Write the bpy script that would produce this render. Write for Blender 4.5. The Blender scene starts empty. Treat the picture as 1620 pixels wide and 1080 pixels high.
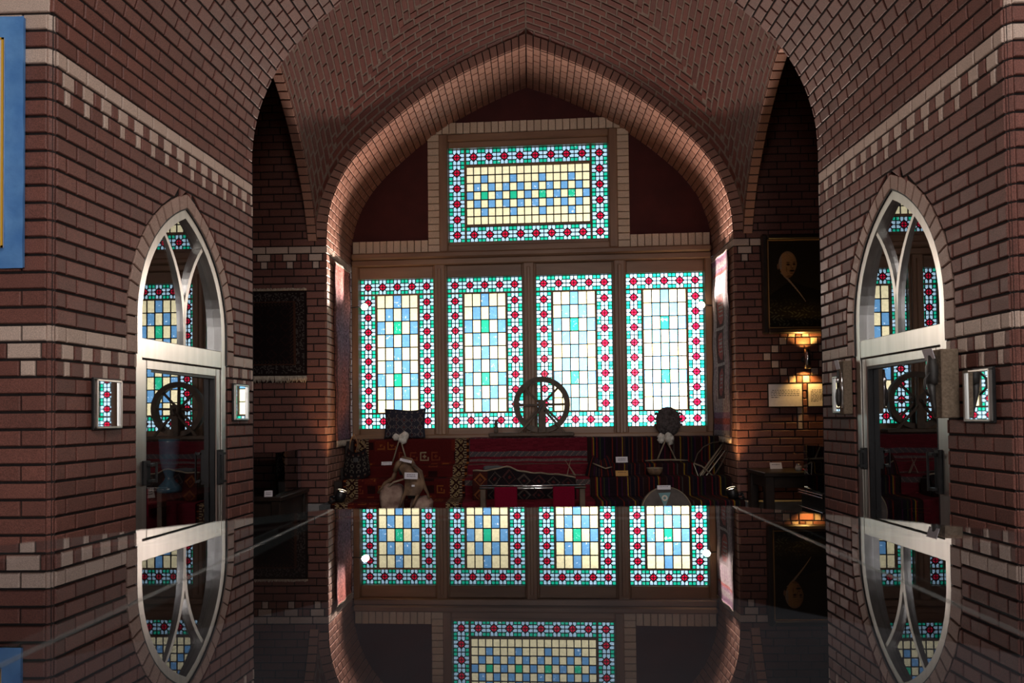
import bpy, math, random
from mathutils import Vector, Matrix
RND = random.Random(11)
V = Vector
sc = bpy.context.scene
COL = sc.collection
PI = math.pi

# ------------------------------------------------------------------ camera, sky, exposure
E = 1.20                       # eye height above the floor
F = 1100.0                     # focal length in pixels of the 1620 px wide frame
YAW, PITCH, ROLL = math.radians(1.50), math.radians(1.27), math.radians(0.65)
SHIFT_Y = (119.5 - F * math.tan(PITCH)) / 1620
cd = bpy.data.cameras.new('camera')
cd.sensor_width = 36
cd.lens = F / 1620 * 36
cd.shift_y = SHIFT_Y
cd.clip_start = 0.01
cd.dof.use_dof = True
cd.dof.focus_distance = 6.0
cd.dof.aperture_fstop = 7.0
cam = bpy.data.objects.new('camera', cd)
COL.objects.link(cam)
CAM_M = (Matrix.Translation((0, 0, E)) @ Matrix.Rotation(YAW, 4, 'Z') @ Matrix.Rotation(PI / 2 + PITCH, 4, 'X')
         @ Matrix.Rotation(-ROLL, 4, 'Z'))
cam.matrix_world = CAM_M
sc.camera = cam
CAM_I = CAM_M.inverted()

sc.view_settings.view_transform = 'Standard'
sc.view_settings.look = 'None'
sc.view_settings.exposure = 0.0
sc.view_settings.gamma = 1.0
sc.view_settings.use_curve_mapping = False
sc.cycles.use_denoising = True
sc.cycles.max_bounces = 7
sc.cycles.diffuse_bounces = 4
sc.cycles.glossy_bounces = 5
sc.cycles.transparent_max_bounces = 16
sc.cycles.sample_clamp_indirect = 6.0
sc.cycles.caustics_reflective = False
sc.cycles.caustics_refractive = False

w = bpy.data.worlds.new('sky')
sc.world = w
w.use_nodes = True
nt = w.node_tree
nt.nodes.clear()
out = nt.nodes.new('ShaderNodeOutputWorld')
bg = nt.nodes.new('ShaderNodeBackground')
tc = nt.nodes.new('ShaderNodeTexCoord')
sep = nt.nodes.new('ShaderNodeSeparateXYZ')
rmp = nt.nodes.new('ShaderNodeValToRGB')
nt.links.new(tc.outputs['Generated'], sep.inputs[0])
nt.links.new(sep.outputs['Z'], rmp.inputs[0])
cr = rmp.color_ramp
cr.elements[0].position = 0.0
cr.elements[0].color = (2.7, 2.7, 2.75, 1)
cr.elements[1].position = 1.0
cr.elements[1].color = (0.75, 0.9, 1.2, 1)
for p, c in ((0.10, (2.5, 2.5, 2.55, 1)), (0.20, (1.35, 1.36, 1.4, 1)), (0.45, (1.0, 1.05, 1.2, 1))):
    e = cr.elements.new(p)
    e.color = c
# hazy glow round the low sun, seen through the last window on the right
dotn = nt.nodes.new('ShaderNodeVectorMath')
dotn.operation = 'DOT_PRODUCT'
sd = V((0.19, 1.0, 0.075)).normalized()
dotn.inputs[1].default_value = sd
pw = nt.nodes.new('ShaderNodeMath')
pw.operation = 'POWER'
pw.inputs[1].default_value = 90.0
mx0 = nt.nodes.new('ShaderNodeMath')
mx0.operation = 'MAXIMUM'
mx0.inputs[1].default_value = 0.0
ml = nt.nodes.new('ShaderNodeMath')
ml.operation = 'MULTIPLY'
ml.inputs[1].default_value = 6.0
nt.links.new(tc.outputs['Generated'], dotn.inputs[0])
nt.links.new(dotn.outputs['Value'], mx0.inputs[0])
nt.links.new(mx0.outputs[0], pw.inputs[0])
nt.links.new(pw.outputs[0], ml.inputs[0])
addn = nt.nodes.new('ShaderNodeMixRGB')
addn.blend_type = 'ADD'
addn.inputs[0].default_value = 1.0
nt.links.new(rmp.outputs[0], addn.inputs[1])
nt.links.new(ml.outputs[0], addn.inputs[2])
nt.links.new(addn.outputs[0], bg.inputs[0])
bg.inputs[1].default_value = 1.0
nt.links.new(bg.outputs[0], out.inputs[0])


def area_light(name, loc, rot, sx, sy, power, color, portal=False):
    l = bpy.data.lights.new(name, 'AREA')
    l.shape = 'RECTANGLE'
    l.size, l.size_y = sx, sy
    l.energy = power
    l.color = color
    if portal:
        l.cycles.is_portal = True
    o = bpy.data.objects.new(name, l)
    o.location = loc
    o.rotation_euler = rot
    COL.objects.link(o)
    return o


REAR_POWER = 42
# added area lights at three unseen windows of the hall behind the camera
for i, (x, k) in enumerate(((-2.6, 0.6), (0.0, 1.0), (2.6, 1.5))):
    area_light('daylight', (x, -5.38, 2.3), (PI / 2, 0, 0), 1.3, 2.2, REAR_POWER * k, (1.0, 0.93, 0.87))

# added overhead fill light above the camera, for the unseen hall
area_light('overhead_fill', (1.0, -0.5, 5.55), (0, 0, 0), 2.2, 2.2, 185, (1.0, 0.92, 0.86))

# ------------------------------------------------------------------ dimensions (heights relative to the eye)
YN, YF, YB, YW = 2.625, 4.245, 6.15, 6.935
C = 0.0676                     # one brick course
SPR, RISE = 1.595, 1.63        # passage arch
NSPR, NRISE, NHALF = 1.6206, 1.695, 1.806
SKEW = 0.040
NW = Matrix.Translation((0, YW, E)) @ Matrix.Rotation(-math.atan(SKEW), 4, 'Z')   # window wall frame


def wx(y, side=-1):            # half width of the passage: the two piers are not quite parallel
    return 2.055 - 0.0821 * y if side < 0 else 1.8646 - 0.0236 * y


def at(x, y, Y):
    return V(((x - 838) * Y / F, Y, E + (661 - 0.0135 * (x - 838) - y) * Y / F))


def project(p):
    q = CAM_I @ p
    if q.z > -0.05:
        return None
    return (810 + F * q.x / -q.z, 540 - F * q.y / -q.z + SHIFT_Y * 1620, -q.z)


# ------------------------------------------------------------------ materials
MATS = {}


def N(nt, t, **kw):
    n = nt.nodes.new(t)
    for k, v in kw.items():
        setattr(n, k, v)
    return n


def base_mat(name, rough=0.8, metal=0.0, spec=0.5):
    m = bpy.data.materials.new(name)
    m.use_nodes = True
    b = m.node_tree.nodes['Principled BSDF']
    b.inputs['Roughness'].default_value = rough
    b.inputs['Metallic'].default_value = metal
    b.inputs['Specular IOR Level'].default_value = spec
    MATS[name] = m
    return m, m.node_tree, b


def noise_mat(name, c1, c2, scale=20, rough=0.8, metal=0.0, bump=0.2, spec=0.5, stretch=None, detail=4, bscale=None):
    m, nt, b = base_mat(name, rough, metal, spec)
    tc = N(nt, 'ShaderNodeTexCoord')
    mp = N(nt, 'ShaderNodeMapping')
    if stretch:
        mp.inputs['Scale'].default_value = stretch
    nz = N(nt, 'ShaderNodeTexNoise')
    nz.inputs['Scale'].default_value = scale
    nz.inputs['Detail'].default_value = detail
    nt.links.new(tc.outputs['Object'], mp.inputs[0])
    nt.links.new(mp.outputs[0], nz.inputs['Vector'])
    r = N(nt, 'ShaderNodeValToRGB')
    r.color_ramp.elements[0].position = 0.3
    r.color_ramp.elements[1].position = 0.7
    r.color_ramp.elements[0].color = (*c1, 1)
    r.color_ramp.elements[1].color = (*c2, 1)
    nt.links.new(nz.outputs[0], r.inputs[0])
    nt.links.new(r.outputs[0], b.inputs['Base Color'])
    if bump:
        bp = N(nt, 'ShaderNodeBump')
        bp.inputs['Strength'].default_value = bump
        bp.inputs['Distance'].default_value = 0.01
        if bscale:
            n2 = N(nt, 'ShaderNodeTexNoise')
            n2.inputs['Scale'].default_value = bscale
            nt.links.new(mp.outputs[0], n2.inputs['Vector'])
            nt.links.new(n2.outputs[0], bp.inputs['Height'])
        else:
            nt.links.new(nz.outputs[0], bp.inputs['Height'])
        nt.links.new(bp.outputs[0], b.inputs['Normal'])
    return m


def brick_mat(name, c1, c2, rough=0.55, spec=0.5, var=0.35, speck=0.4):
    m, nt, b = base_mat(name, rough, 0, spec)
    tc = N(nt, 'ShaderNodeTexCoord')
    oi = N(nt, 'ShaderNodeObjectInfo')
    ge = N(nt, 'ShaderNodeNewGeometry')
    add = N(nt, 'ShaderNodeMath', operation='ADD')
    fr = N(nt, 'ShaderNodeMath', operation='FRACT')
    nt.links.new(oi.outputs['Random'], add.inputs[0])
    nt.links.new(ge.outputs['Random Per Island'], add.inputs[1])
    nt.links.new(add.outputs[0], fr.inputs[0])
    off = N(nt, 'ShaderNodeVectorMath', operation='MULTIPLY_ADD')
    cmb = N(nt, 'ShaderNodeCombineXYZ')
    for k in range(3):
        nt.links.new(fr.outputs[0], cmb.inputs[k])
    off.inputs[1].default_value = (9.7, 5.3, 7.1)
    nt.links.new(cmb.outputs[0], off.inputs[0])
    nt.links.new(tc.outputs['Object'], off.inputs[2])
    nz = N(nt, 'ShaderNodeTexNoise')
    nz.inputs['Scale'].default_value = 14
    nz.inputs['Detail'].default_value = 5
    n2 = N(nt, 'ShaderNodeTexNoise')
    n2.inputs['Scale'].default_value = 260
    nt.links.new(off.outputs[0], nz.inputs['Vector'])
    nt.links.new(off.outputs[0], n2.inputs['Vector'])
    mixf = N(nt, 'ShaderNodeMix', data_type='FLOAT')
    mixf.inputs[0].default_value = 0.45
    nt.links.new(fr.outputs[0], mixf.inputs[2])
    nt.links.new(nz.outputs[0], mixf.inputs[3])
    mc = N(nt, 'ShaderNodeMix', data_type='RGBA')
    mc.inputs[6].default_value = (*c1, 1)
    mc.inputs[7].default_value = (*c2, 1)
    nt.links.new(mixf.outputs[0], mc.inputs[0])
    # fine speckle of the clay
    mr = N(nt, 'ShaderNodeMapRange')
    mr.inputs[1].default_value = 0.35
    mr.inputs[2].default_value = 0.7
    mr.inputs[3].default_value = 1 - speck
    mr.inputs[4].default_value = 1 + speck
    nt.links.new(n2.outputs[0], mr.inputs[0])
    mu = N(nt, 'ShaderNodeMix', data_type='RGBA', blend_type='MULTIPLY')
    mu.inputs[0].default_value = 1
    nt.links.new(mc.outputs[2], mu.inputs[6])
    nt.links.new(mr.outputs[0], mu.inputs[7])
    nt.links.new(mu.outputs[2], b.inputs['Base Color'])
    bp = N(nt, 'ShaderNodeBump')
    bp.inputs['Strength'].default_value = 0.35
    bp.inputs['Distance'].default_value = 0.004
    sm = N(nt, 'ShaderNodeMath', operation='ADD')
    nt.links.new(nz.outputs[0], sm.inputs[0])
    nt.links.new(n2.outputs[0], sm.inputs[1])
    nt.links.new(sm.outputs[0], bp.inputs['Height'])
    nt.links.new(bp.outputs[0], b.inputs['Normal'])
    return m


def plain(name, c, rough=0.6, metal=0.0, spec=0.5):
    m, nt, b = base_mat(name, rough, metal, spec)
    b.inputs['Base Color'].default_value = (*c, 1)
    return m


def woven_mat(name, gain=1.0, rough=0.95):
    m, nt, b = base_mat(name, rough, 0, 0.1)
    a = N(nt, 'ShaderNodeAttribute', attribute_name='col')
    tc = N(nt, 'ShaderNodeTexCoord')
    nz = N(nt, 'ShaderNodeTexNoise')
    nz.inputs['Scale'].default_value = 120
    nt.links.new(tc.outputs['Object'], nz.inputs['Vector'])
    mr = N(nt, 'ShaderNodeMapRange')
    mr.inputs[3].default_value = 0.6 * gain
    mr.inputs[4].default_value = 1.4 * gain
    nt.links.new(nz.outputs[0], mr.inputs[0])
    mu = N(nt, 'ShaderNodeMix', data_type='RGBA', blend_type='MULTIPLY')
    mu.inputs[0].default_value = 1
    nt.links.new(a.outputs['Color'], mu.inputs[6])
    nt.links.new(mr.outputs[0], mu.inputs[7])
    nt.links.new(mu.outputs[2], b.inputs['Base Color'])
    bp = N(nt, 'ShaderNodeBump')
    bp.inputs['Strength'].default_value = 0.5
    bp.inputs['Distance'].default_value = 0.004
    nt.links.new(nz.outputs[0], bp.inputs['Height'])
    nt.links.new(bp.outputs[0], b.inputs['Normal'])
    return m


def glass_sheet(name, refl, tint=(0.9, 0.92, 0.92), ior=1.5):
    """clear pane: Fresnel reflection, partly silvered by refl, the rest passes through"""
    m = bpy.data.materials.new(name)
    m.use_nodes = True
    nt = m.node_tree
    nt.nodes.clear()
    o = N(nt, 'ShaderNodeOutputMaterial')
    tr = N(nt, 'ShaderNodeBsdfTransparent')
    tr.inputs[0].default_value = (*tint, 1)
    gl = N(nt, 'ShaderNodeBsdfGlossy')
    gl.inputs['Roughness'].default_value = 0.0
    gl.inputs[0].default_value = (0.95, 0.96, 1.0, 1)
    fr = N(nt, 'ShaderNodeFresnel')
    fr.inputs[0].default_value = ior
    ad = N(nt, 'ShaderNodeMath', operation='ADD', use_clamp=True)
    ad.inputs[1].default_value = refl
    mx = N(nt, 'ShaderNodeMixShader')
    nt.links.new(fr.outputs[0], ad.inputs[0])
    nt.links.new(ad.outputs[0], mx.inputs[0])
    nt.links.new(tr.outputs[0], mx.inputs[1])
    nt.links.new(gl.outputs[0], mx.inputs[2])
    nt.links.new(mx.outputs[0], o.inputs[0])
    MATS[name] = m
    return m


def stained(name, c, clear=0.0):
    """coloured cathedral glass lit by the sky behind it"""
    m = bpy.data.materials.new(name)
    m.use_nodes = True
    nt = m.node_tree
    nt.nodes.clear()
    o = N(nt, 'ShaderNodeOutputMaterial')
    tc = N(nt, 'ShaderNodeTexCoord')
    oi = N(nt, 'ShaderNodeObjectInfo')
    ge = N(nt, 'ShaderNodeNewGeometry')
    mp = N(nt, 'ShaderNodeVectorMath', operation='ADD')
    sm = N(nt, 'ShaderNodeMath', operation='ADD')
    nt.links.new(oi.outputs['Random'], sm.inputs[0])
    nt.links.new(ge.outputs['Random Per Island'], sm.inputs[1])
    ms = N(nt, 'ShaderNodeMath', operation='MULTIPLY')
    ms.inputs[1].default_value = 37.0
    nt.links.new(sm.outputs[0], ms.inputs[0])
    nt.links.new(tc.outputs['Object'], mp.inputs[0])
    nt.links.new(ms.outputs[0], mp.inputs[1])
    nz = N(nt, 'ShaderNodeTexNoise')
    nz.inputs['Scale'].default_value = 26
    nz.inputs['Detail'].default_value = 6
    nz.inputs['Roughness'].default_value = 0.65
    nt.links.new(mp.outputs[0], nz.inputs['Vector'])
    r = N(nt, 'ShaderNodeValToRGB')
    cl = [x * 0.82 for x in c]
    r.color_ramp.elements[0].position = 0.3
    r.color_ramp.elements[0].color = (*cl, 1)
    r.color_ramp.elements[1].position = 0.62
    r.color_ramp.elements[1].color = (*c, 1)
    if clear:
        e = r.color_ramp.elements.new(0.69 - clear)
        e.color = (*[x + (0.95 - x) * 0.75 for x in c], 1)
    nt.links.new(nz.outputs[0], r.inputs[0])
    tr = N(nt, 'ShaderNodeBsdfTransparent')
    nt.links.new(r.outputs[0], tr.inputs[0])
    tl = N(nt, 'ShaderNodeBsdfTranslucent')
    nt.links.new(r.outputs[0], tl.inputs[0])
    gl = N(nt, 'ShaderNodeBsdfGlossy')
    gl.inputs['Roughness'].default_value = 0.15
    m1 = N(nt, 'ShaderNodeMixShader')
    m1.inputs[0].default_value = 0.06
    m2 = N(nt, 'ShaderNodeMixShader')
    m2.inputs[0].default_value = 0.04
    nt.links.new(tr.outputs[0], m1.inputs[1])
    nt.links.new(tl.outputs[0], m1.inputs[2])
    nt.links.new(m1.outputs[0], m2.inputs[1])
    nt.links.new(gl.outputs[0], m2.inputs[2])
    nt.links.new(m2.outputs[0], o.inputs[0])
    MATS[name] = m
    return m


def emit(name, c, s):
    m = bpy.data.materials.new(name)
    m.use_nodes = True
    nt = m.node_tree
    nt.nodes.clear()
    o = N(nt, 'ShaderNodeOutputMaterial')
    e = N(nt, 'ShaderNodeEmission')
    e.inputs[0].default_value = (*c, 1)
    e.inputs[1].default_value = s
    nt.links.new(e.outputs[0], o.inputs[0])
    MATS[name] = m
    return m


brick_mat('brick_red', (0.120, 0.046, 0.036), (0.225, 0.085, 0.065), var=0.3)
brick_mat('brick_cream', (0.46, 0.34, 0.28), (0.60, 0.47, 0.40), speck=0.22)
brick_mat('brick_rose', (0.27, 0.135, 0.10), (0.40, 0.21, 0.155), speck=0.25)
brick_mat('brick_ring', (0.30, 0.19, 0.15), (0.42, 0.28, 0.23), speck=0.25)
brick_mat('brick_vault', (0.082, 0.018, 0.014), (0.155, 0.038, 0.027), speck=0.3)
brick_mat('brick_soldier', (0.50, 0.38, 0.27), (0.68, 0.54, 0.40), speck=0.3)
noise_mat('mortar_dark', (0.012, 0.009, 0.010), (0.022, 0.017, 0.017), 60, 0.95, bump=0.3)
noise_mat('mortar_light', (0.14, 0.105, 0.09), (0.22, 0.17, 0.145), 60, 0.95, bump=0.3)
noise_mat('plaster_maroon', (0.045, 0.006, 0.006), (0.065, 0.010, 0.009), 6, 0.9, bump=0.1)
noise_mat('plaster_dark', (0.05, 0.035, 0.03), (0.07, 0.05, 0.042), 6, 0.95, bump=0.1)
noise_mat('plaster_pale', (0.50, 0.44, 0.38), (0.58, 0.51, 0.45), 5, 0.9, bump=0.1)
noise_mat('stone_grey', (0.20, 0.19, 0.19), (0.30, 0.28, 0.28), 14, 0.45, bump=0.05, detail=8)
noise_mat('floor_stone', (0.16, 0.14, 0.13), (0.24, 0.21, 0.19), 9, 0.35, bump=0.03, detail=8)
noise_mat('wood_frame', (0.17, 0.090, 0.052), (0.30, 0.175, 0.105), 9, 0.42, bump=0.15, stretch=(1, 1, 0.12), detail=6)
noise_mat('wood_beam', (0.17, 0.090, 0.052), (0.30, 0.175, 0.105), 9, 0.42, bump=0.15, stretch=(0.12, 1, 1), detail=6)
noise_mat('wood_old', (0.045, 0.028, 0.018), (0.11, 0.070, 0.044), 14, 0.6, bump=0.4, detail=7)
noise_mat('wood_dark', (0.012, 0.008, 0.007), (0.030, 0.018, 0.013), 12, 0.4, bump=0.1)
noise_mat('steel', (0.50, 0.49, 0.46), (0.62, 0.60, 0.57), 30, 0.33, 1.0, bump=0.03, stretch=(1, 1, 0.05))
noise_mat('chrome', (0.7, 0.7, 0.7), (0.8, 0.8, 0.8), 30, 0.16, 1.0, bump=0)
noise_mat('black_metal', (0.010, 0.010, 0.011), (0.018, 0.018, 0.020), 40, 0.4, 0.2, bump=0.05)
noise_mat('leather', (0.06, 0.03, 0.018), (0.23, 0.14, 0.08), 14, 0.7, bump=0.5, detail=8)
noise_mat('leather_pale', (0.12, 0.055, 0.045), (0.40, 0.28, 0.22), 13, 0.8, bump=0.6, detail=9)
noise_mat('leather_black', (0.010, 0.009, 0.009), (0.03, 0.027, 0.025), 14, 0.5, bump=0.4)
noise_mat('wool_white', (0.45, 0.42, 0.37), (0.75, 0.72, 0.66), 40, 0.95, bump=0.9, bscale=90)
noise_mat('fringe', (0.30, 0.25, 0.20), (0.52, 0.45, 0.37), 50, 0.95, bump=0.6)
noise_mat('cloth_magenta', (0.20, 0.003, 0.022), (0.27, 0.005, 0.034), 30, 0.85, bump=0.2)
noise_mat('cloth_red_dark', (0.10, 0.010, 0.010), (0.14, 0.016, 0.014), 30, 0.9, bump=0.2)
noise_mat('cloth_grey', (0.06, 0.065, 0.07), (0.09, 0.095, 0.10), 30, 0.9, bump=0.2)
noise_mat('banner_blue', (0.07, 0.22, 0.55), (0.13, 0.33, 0.68), 12, 0.45, bump=0.5, detail=6)
noise_mat('ceramic_blue', (0.09, 0.24, 0.42), (0.16, 0.36, 0.58), 16, 0.25, bump=0.05)
noise_mat('paper', (0.60, 0.57, 0.62), (0.68, 0.65, 0.70), 40, 0.8, bump=0)
noise_mat('paper_amber', (0.42, 0.22, 0.06), (0.50, 0.28, 0.09), 40, 0.8, bump=0)
noise_mat('hide', (0.16, 0.12, 0.08), (0.30, 0.24, 0.17), 12, 0.8, bump=0.5, detail=8)
noise_mat('board_fibre', (0.13, 0.095, 0.065), (0.21, 0.155, 0.11), 90, 0.95, bump=0.5)
noise_mat('drum_skin', (0.045, 0.035, 0.032), (0.10, 0.08, 0.072), 11, 0.7, bump=0.2, detail=7)
noise_mat('tuft_wool', (0.035, 0.028, 0.028), (0.12, 0.10, 0.10), 40, 0.95, bump=0.8, bscale=120)
noise_mat('velvet', (0.016, 0.017, 0.023), (0.030, 0.031, 0.040), 7, 0.8, bump=0.1)
plain('ink', (0.03, 0.03, 0.05), 0.8)
plain('lead', (0.010, 0.010, 0.012), 0.6)
plain('gold', (0.75, 0.42, 0.03), 0.5)
plain('gilt', (0.25, 0.14, 0.05), 0.4)
plain('mirror', (0.86, 0.88, 0.90), 0.02, 1.0)
plain('bone', (0.55, 0.50, 0.42), 0.5)
plain('teal', (0.10, 0.22, 0.24), 0.5)
plain('liquid_blue', (0.05, 0.10, 0.16), 0.2)
woven_mat('woven', 0.62)
woven_mat('painted', 1.0, 0.45)
glass_sheet('glass_door', 0.32, (0.75, 0.75, 0.74))
glass_sheet('glass_case', 0.10, (0.80, 0.82, 0.82), 1.85)
glass_sheet('glass_clear', 0.03, (0.92, 0.94, 0.95))
plain('glass_edge', (0.10, 0.115, 0.115), 0.2)
stained('glass_cream', (0.94, 0.81, 0.47), 0.0)
stained('glass_blue', (0.15, 0.36, 0.60), 0.04)
stained('glass_green', (0.02, 0.50, 0.26), 0.04)
stained('glass_pale', (0.45, 0.68, 0.80), 0.02)
stained('glass_jade', (0.012, 0.50, 0.30), 0.02)
stained('glass_red', (0.68, 0.008, 0.045), 0.0)
emit('bulb_glow', (1.0, 0.80, 0.50), 30)
emit('spot_glow', (1.0, 0.80, 0.55), 6)
emit('added_strip_glow', (1.0, 0.86, 0.70), 2.0)  # glow of the strips added inside the showcases
M = MATS


# ------------------------------------------------------------------ builders
def tag(o, label=None, cat=None, group=None, kind=None):
    if label:
        o['label'] = label
    if cat:
        o['category'] = cat
    if group:
        o['group'] = group
    if kind:
        o['kind'] = kind
    return o


def empty(name, loc, label=None, cat=None, group=None, kind=None):
    o = bpy.data.objects.new(name, None)
    o.location = loc
    o.empty_display_size = 0.05
    COL.objects.link(o)
    return tag(o, label, cat, group, kind)


def link(name, me, parent=None, mtx=None):
    o = bpy.data.objects.new(name, me)
    COL.objects.link(o)
    if mtx is not None:
        o.matrix_basis = mtx
    if parent is not None:
        o.parent = parent
        inv = Matrix.Identity(4)
        p = parent
        chain = []
        while p is not None:
            chain.append(p)
            p = p.parent
        world = Matrix.Identity(4)
        for q in reversed(chain):
            world = world @ q.matrix_parent_inverse @ q.matrix_basis
        o.matrix_parent_inverse = world.inverted()
    return o


class MB:
    def __init__(self, mtx=None):
        self.v, self.f, self.mi, self.m = [], [], [], mtx
        self.mat = 0
        self.cols = []

    def add(self, vs, fs, mat=None, col=None):
        n = len(self.v)
        if self.m is not None:
            vs = [self.m @ V(p) for p in vs]
        self.v.extend([tuple(p) for p in vs])
        for f in fs:
            self.f.append([i + n for i in f])
            self.mi.append(self.mat if mat is None else mat)
            self.cols.append(col)
        return self

    def box(self, lo, hi, rot=None, bev=0.0, mat=None):
        lo, hi = V(lo), V(hi)
        c, h = (lo + hi) / 2, (hi - lo) / 2
        b = min(bev, min(abs(x) for x in h) * 0.9)
        vs, fs = [], []
        if b <= 0:
            for sx in (-1, 1):
                for sy in (-1, 1):
                    for sz in (-1, 1):
                        vs.append(V((sx * h.x, sy * h.y, sz * h.z)))
            fs = [(0, 1, 3, 2), (4, 6, 7, 5), (0, 4, 5, 1), (2, 3, 7, 6), (0, 2, 6, 4), (1, 5, 7, 3)]
        else:
            idx = {}
            for sx in (-1, 1):
                for sy in (-1, 1):
                    for sz in (-1, 1):
                        for a in range(3):
                            q = [sx * (h.x - b), sy * (h.y - b), sz * (h.z - b)]
                            q[a] = (sx, sy, sz)[a] * h[a]
                            idx[(sx, sy, sz, a)] = len(vs)
                            vs.append(V(q))
            for a in range(3):
                o1, o2 = [(1, 2), (2, 0), (0, 1)][a]
                for s in (-1, 1):
                    ring = []
                    for (p, q) in ((-1, -1), (1, -1), (1, 1), (-1, 1)):
                        k = [0, 0, 0]
                        k[a], k[o1], k[o2] = s, p, q
                        ring.append(idx[(*k, a)])
                    fs.append(ring if s > 0 else ring[::-1])
            for a in range(3):
                o1, o2 = [(1, 2), (2, 0), (0, 1)][a]
                for p in (-1, 1):
                    for q in (-1, 1):
                        k1, k2 = [0, 0, 0], [0, 0, 0]
                        k1[a], k2[a] = -1, 1
                        for k in (k1, k2):
                            k[o1], k[o2] = p, q
                        r = [idx[(*k1, o1)], idx[(*k2, o1)], idx[(*k2, o2)], idx[(*k1, o2)]]
                        fs.append(r if p * q > 0 else r[::-1])
            for sx in (-1, 1):
                for sy in (-1, 1):
                    for sz in (-1, 1):
                        r = [idx[(sx, sy, sz, 0)], idx[(sx, sy, sz, 1)], idx[(sx, sy, sz, 2)]]
                        fs.append(r if sx * sy * sz > 0 else r[::-1])
        if rot is not None:
            vs = [rot @ p for p in vs]
        return self.add([p + c for p in vs], fs, mat)

    def bar(self, a, b, wd, th, up=(0, 0, 1), bev=0.0, mat=None):
        """a straight bar of rectangular section from a to b"""
        a, b = V(a), V(b)
        d = (b - a)
        L = d.length
        d.normalize()
        u = V(up)
        s = d.cross(u)
        if s.length < 1e-4:
            s = d.cross(V((1, 0, 0)))
        s.normalize()
        t = s.cross(d)
        R = Matrix((d, s, t)).transposed()
        sub = MB()
        sub.box((-L / 2, -wd / 2, -th / 2), (L / 2, wd / 2, th / 2), bev=bev)
        c = (a + b) / 2
        return self.add([R @ V(p) + c for p in sub.v], sub.f, mat)

    def tube(self, pts, rad, n=8, closed=False, mat=None, flat=1.0, up=None):
        pts = [V(p) for p in pts]
        k = len(pts)
        rads = rad if isinstance(rad, (list, tuple)) else [rad] * k
        vs, fs = [], []
        prev = None
        for i, p in enumerate(pts):
            a = pts[(i - 1) % k] if (closed or i > 0) else p
            b = pts[(i + 1) % k] if (closed or i < k - 1) else p
            d = (b - a).normalized()
            if prev is None:
                ref = V(up) if up else (V((0, 0, 1)) if abs(d.z) < 0.9 else V((1, 0, 0)))
            else:
                ref = prev
            s = d.cross(ref)
            if s.length < 1e-5:
                s = d.cross(V((0.3, 1, 0.2)))
            s.normalize()
            t = s.cross(d).normalized()
            prev = t
            for j in range(n):
                an = 2 * PI * j / n
                vs.append(p + (s * math.cos(an) + t * math.sin(an) * flat) * rads[i])
        for i in range(k if closed else k - 1):
            for j in range(n):
                a, b = i * n + j, i * n + (j + 1) % n
                c, e = ((i + 1) % k) * n + (j + 1) % n, ((i + 1) % k) * n + j
                fs.append((a, b, c, e))
        if not closed:
            fs.append(tuple(range(n))[::-1])
            fs.append(tuple((k - 1) * n + j for j in range(n)))
        return self.add(vs, fs, mat)

    def lathe(self, prof, n=24, c=(0, 0, 0), axis=None, mat=None):
        """prof: (radius, height) pairs, spun round z (or round axis) at c"""
        vs, fs = [], []
        R = Matrix.Identity(3)
        if axis is not None:
            R = V((0, 0, 1)).rotation_difference(V(axis)).to_matrix()
        for r, h in prof:
            for j in range(n):
                a = 2 * PI * j / n
                vs.append(R @ V((r * math.cos(a), r * math.sin(a), h)) + V(c))
        for i in range(len(prof) - 1):
            for j in range(n):
                fs.append((i * n + j, i * n + (j + 1) % n, (i + 1) * n + (j + 1) % n, (i + 1) * n + j))
        if prof[0][0] > 0.002:                  # a ring: join its last circle to the first
            k = (len(prof) - 1) * n
            for j in range(n):
                fs.append((k + j, k + (j + 1) % n, (j + 1) % n, j))
        else:
            fs.append(tuple(range(n))[::-1])
            fs.append(tuple((len(prof) - 1) * n + j for j in range(n)))
        return self.add(vs, fs, mat)

    def blob(self, c, r, n=16, rings=10, fn=None, mat=None, e=1.0):
        """an ellipsoid (superellipsoid with e<1) whose surface fn may push about"""
        vs, fs = [], []

        def pw_(x):
            return math.copysign(abs(x) ** e, x)
        for i in range(rings + 1):
            th = -PI / 2 + PI * i / rings
            for j in range(n):
                ph = 2 * PI * j / n
                d = V((pw_(math.cos(th)) * pw_(math.cos(ph)), pw_(math.cos(th)) * pw_(math.sin(ph)), pw_(math.sin(th))))
                k = fn(d) if fn else 1.0
                vs.append(V((d.x * r[0] * k, d.y * r[1] * k, d.z * r[2] * k)) + V(c))
        for i in range(rings):
            for j in range(n):
                fs.append((i * n + j, i * n + (j + 1) % n, (i + 1) * n + (j + 1) % n, (i + 1) * n + j))
        return self.add(vs, fs, mat)

    def prism(self, poly, d0, d1, mat=None):
        """poly: points in the local x,z plane, extruded in local y from d0 to d1"""
        n = len(poly)
        vs = [V((x, d0, z)) for x, z in poly] + [V((x, d1, z)) for x, z in poly]
        fs = [tuple(range(n)), tuple(range(2 * n - 1, n - 1, -1))]
        for i in range(n):
            fs.append((i, (i + n), (i + 1) % n + n, (i + 1) % n))
        return self.add(vs, fs, mat)

    def mesh(self, name, mats, smooth=False):
        me = bpy.data.meshes.new(name)
        me.from_pydata(self.v, [], self.f)
        if not isinstance(mats, (list, tuple)):
            mats = [mats]
        for m in mats:
            me.materials.append(M[m] if isinstance(m, str) else m)
        if len(mats) > 1:
            me.polygons.foreach_set('material_index', self.mi)
        if smooth:
            me.polygons.foreach_set('use_smooth', [True] * len(self.f))
        if any(c is not None for c in self.cols):
            at_ = me.attributes.new('col', 'FLOAT_COLOR', 'FACE')
            flat = []
            for c in self.cols:
                c = c or (0.05, 0.03, 0.03)
                flat.extend((c[0], c[1], c[2], 1.0))
            at_.data.foreach_set('color', flat)
        me.update()
        return me

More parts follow.
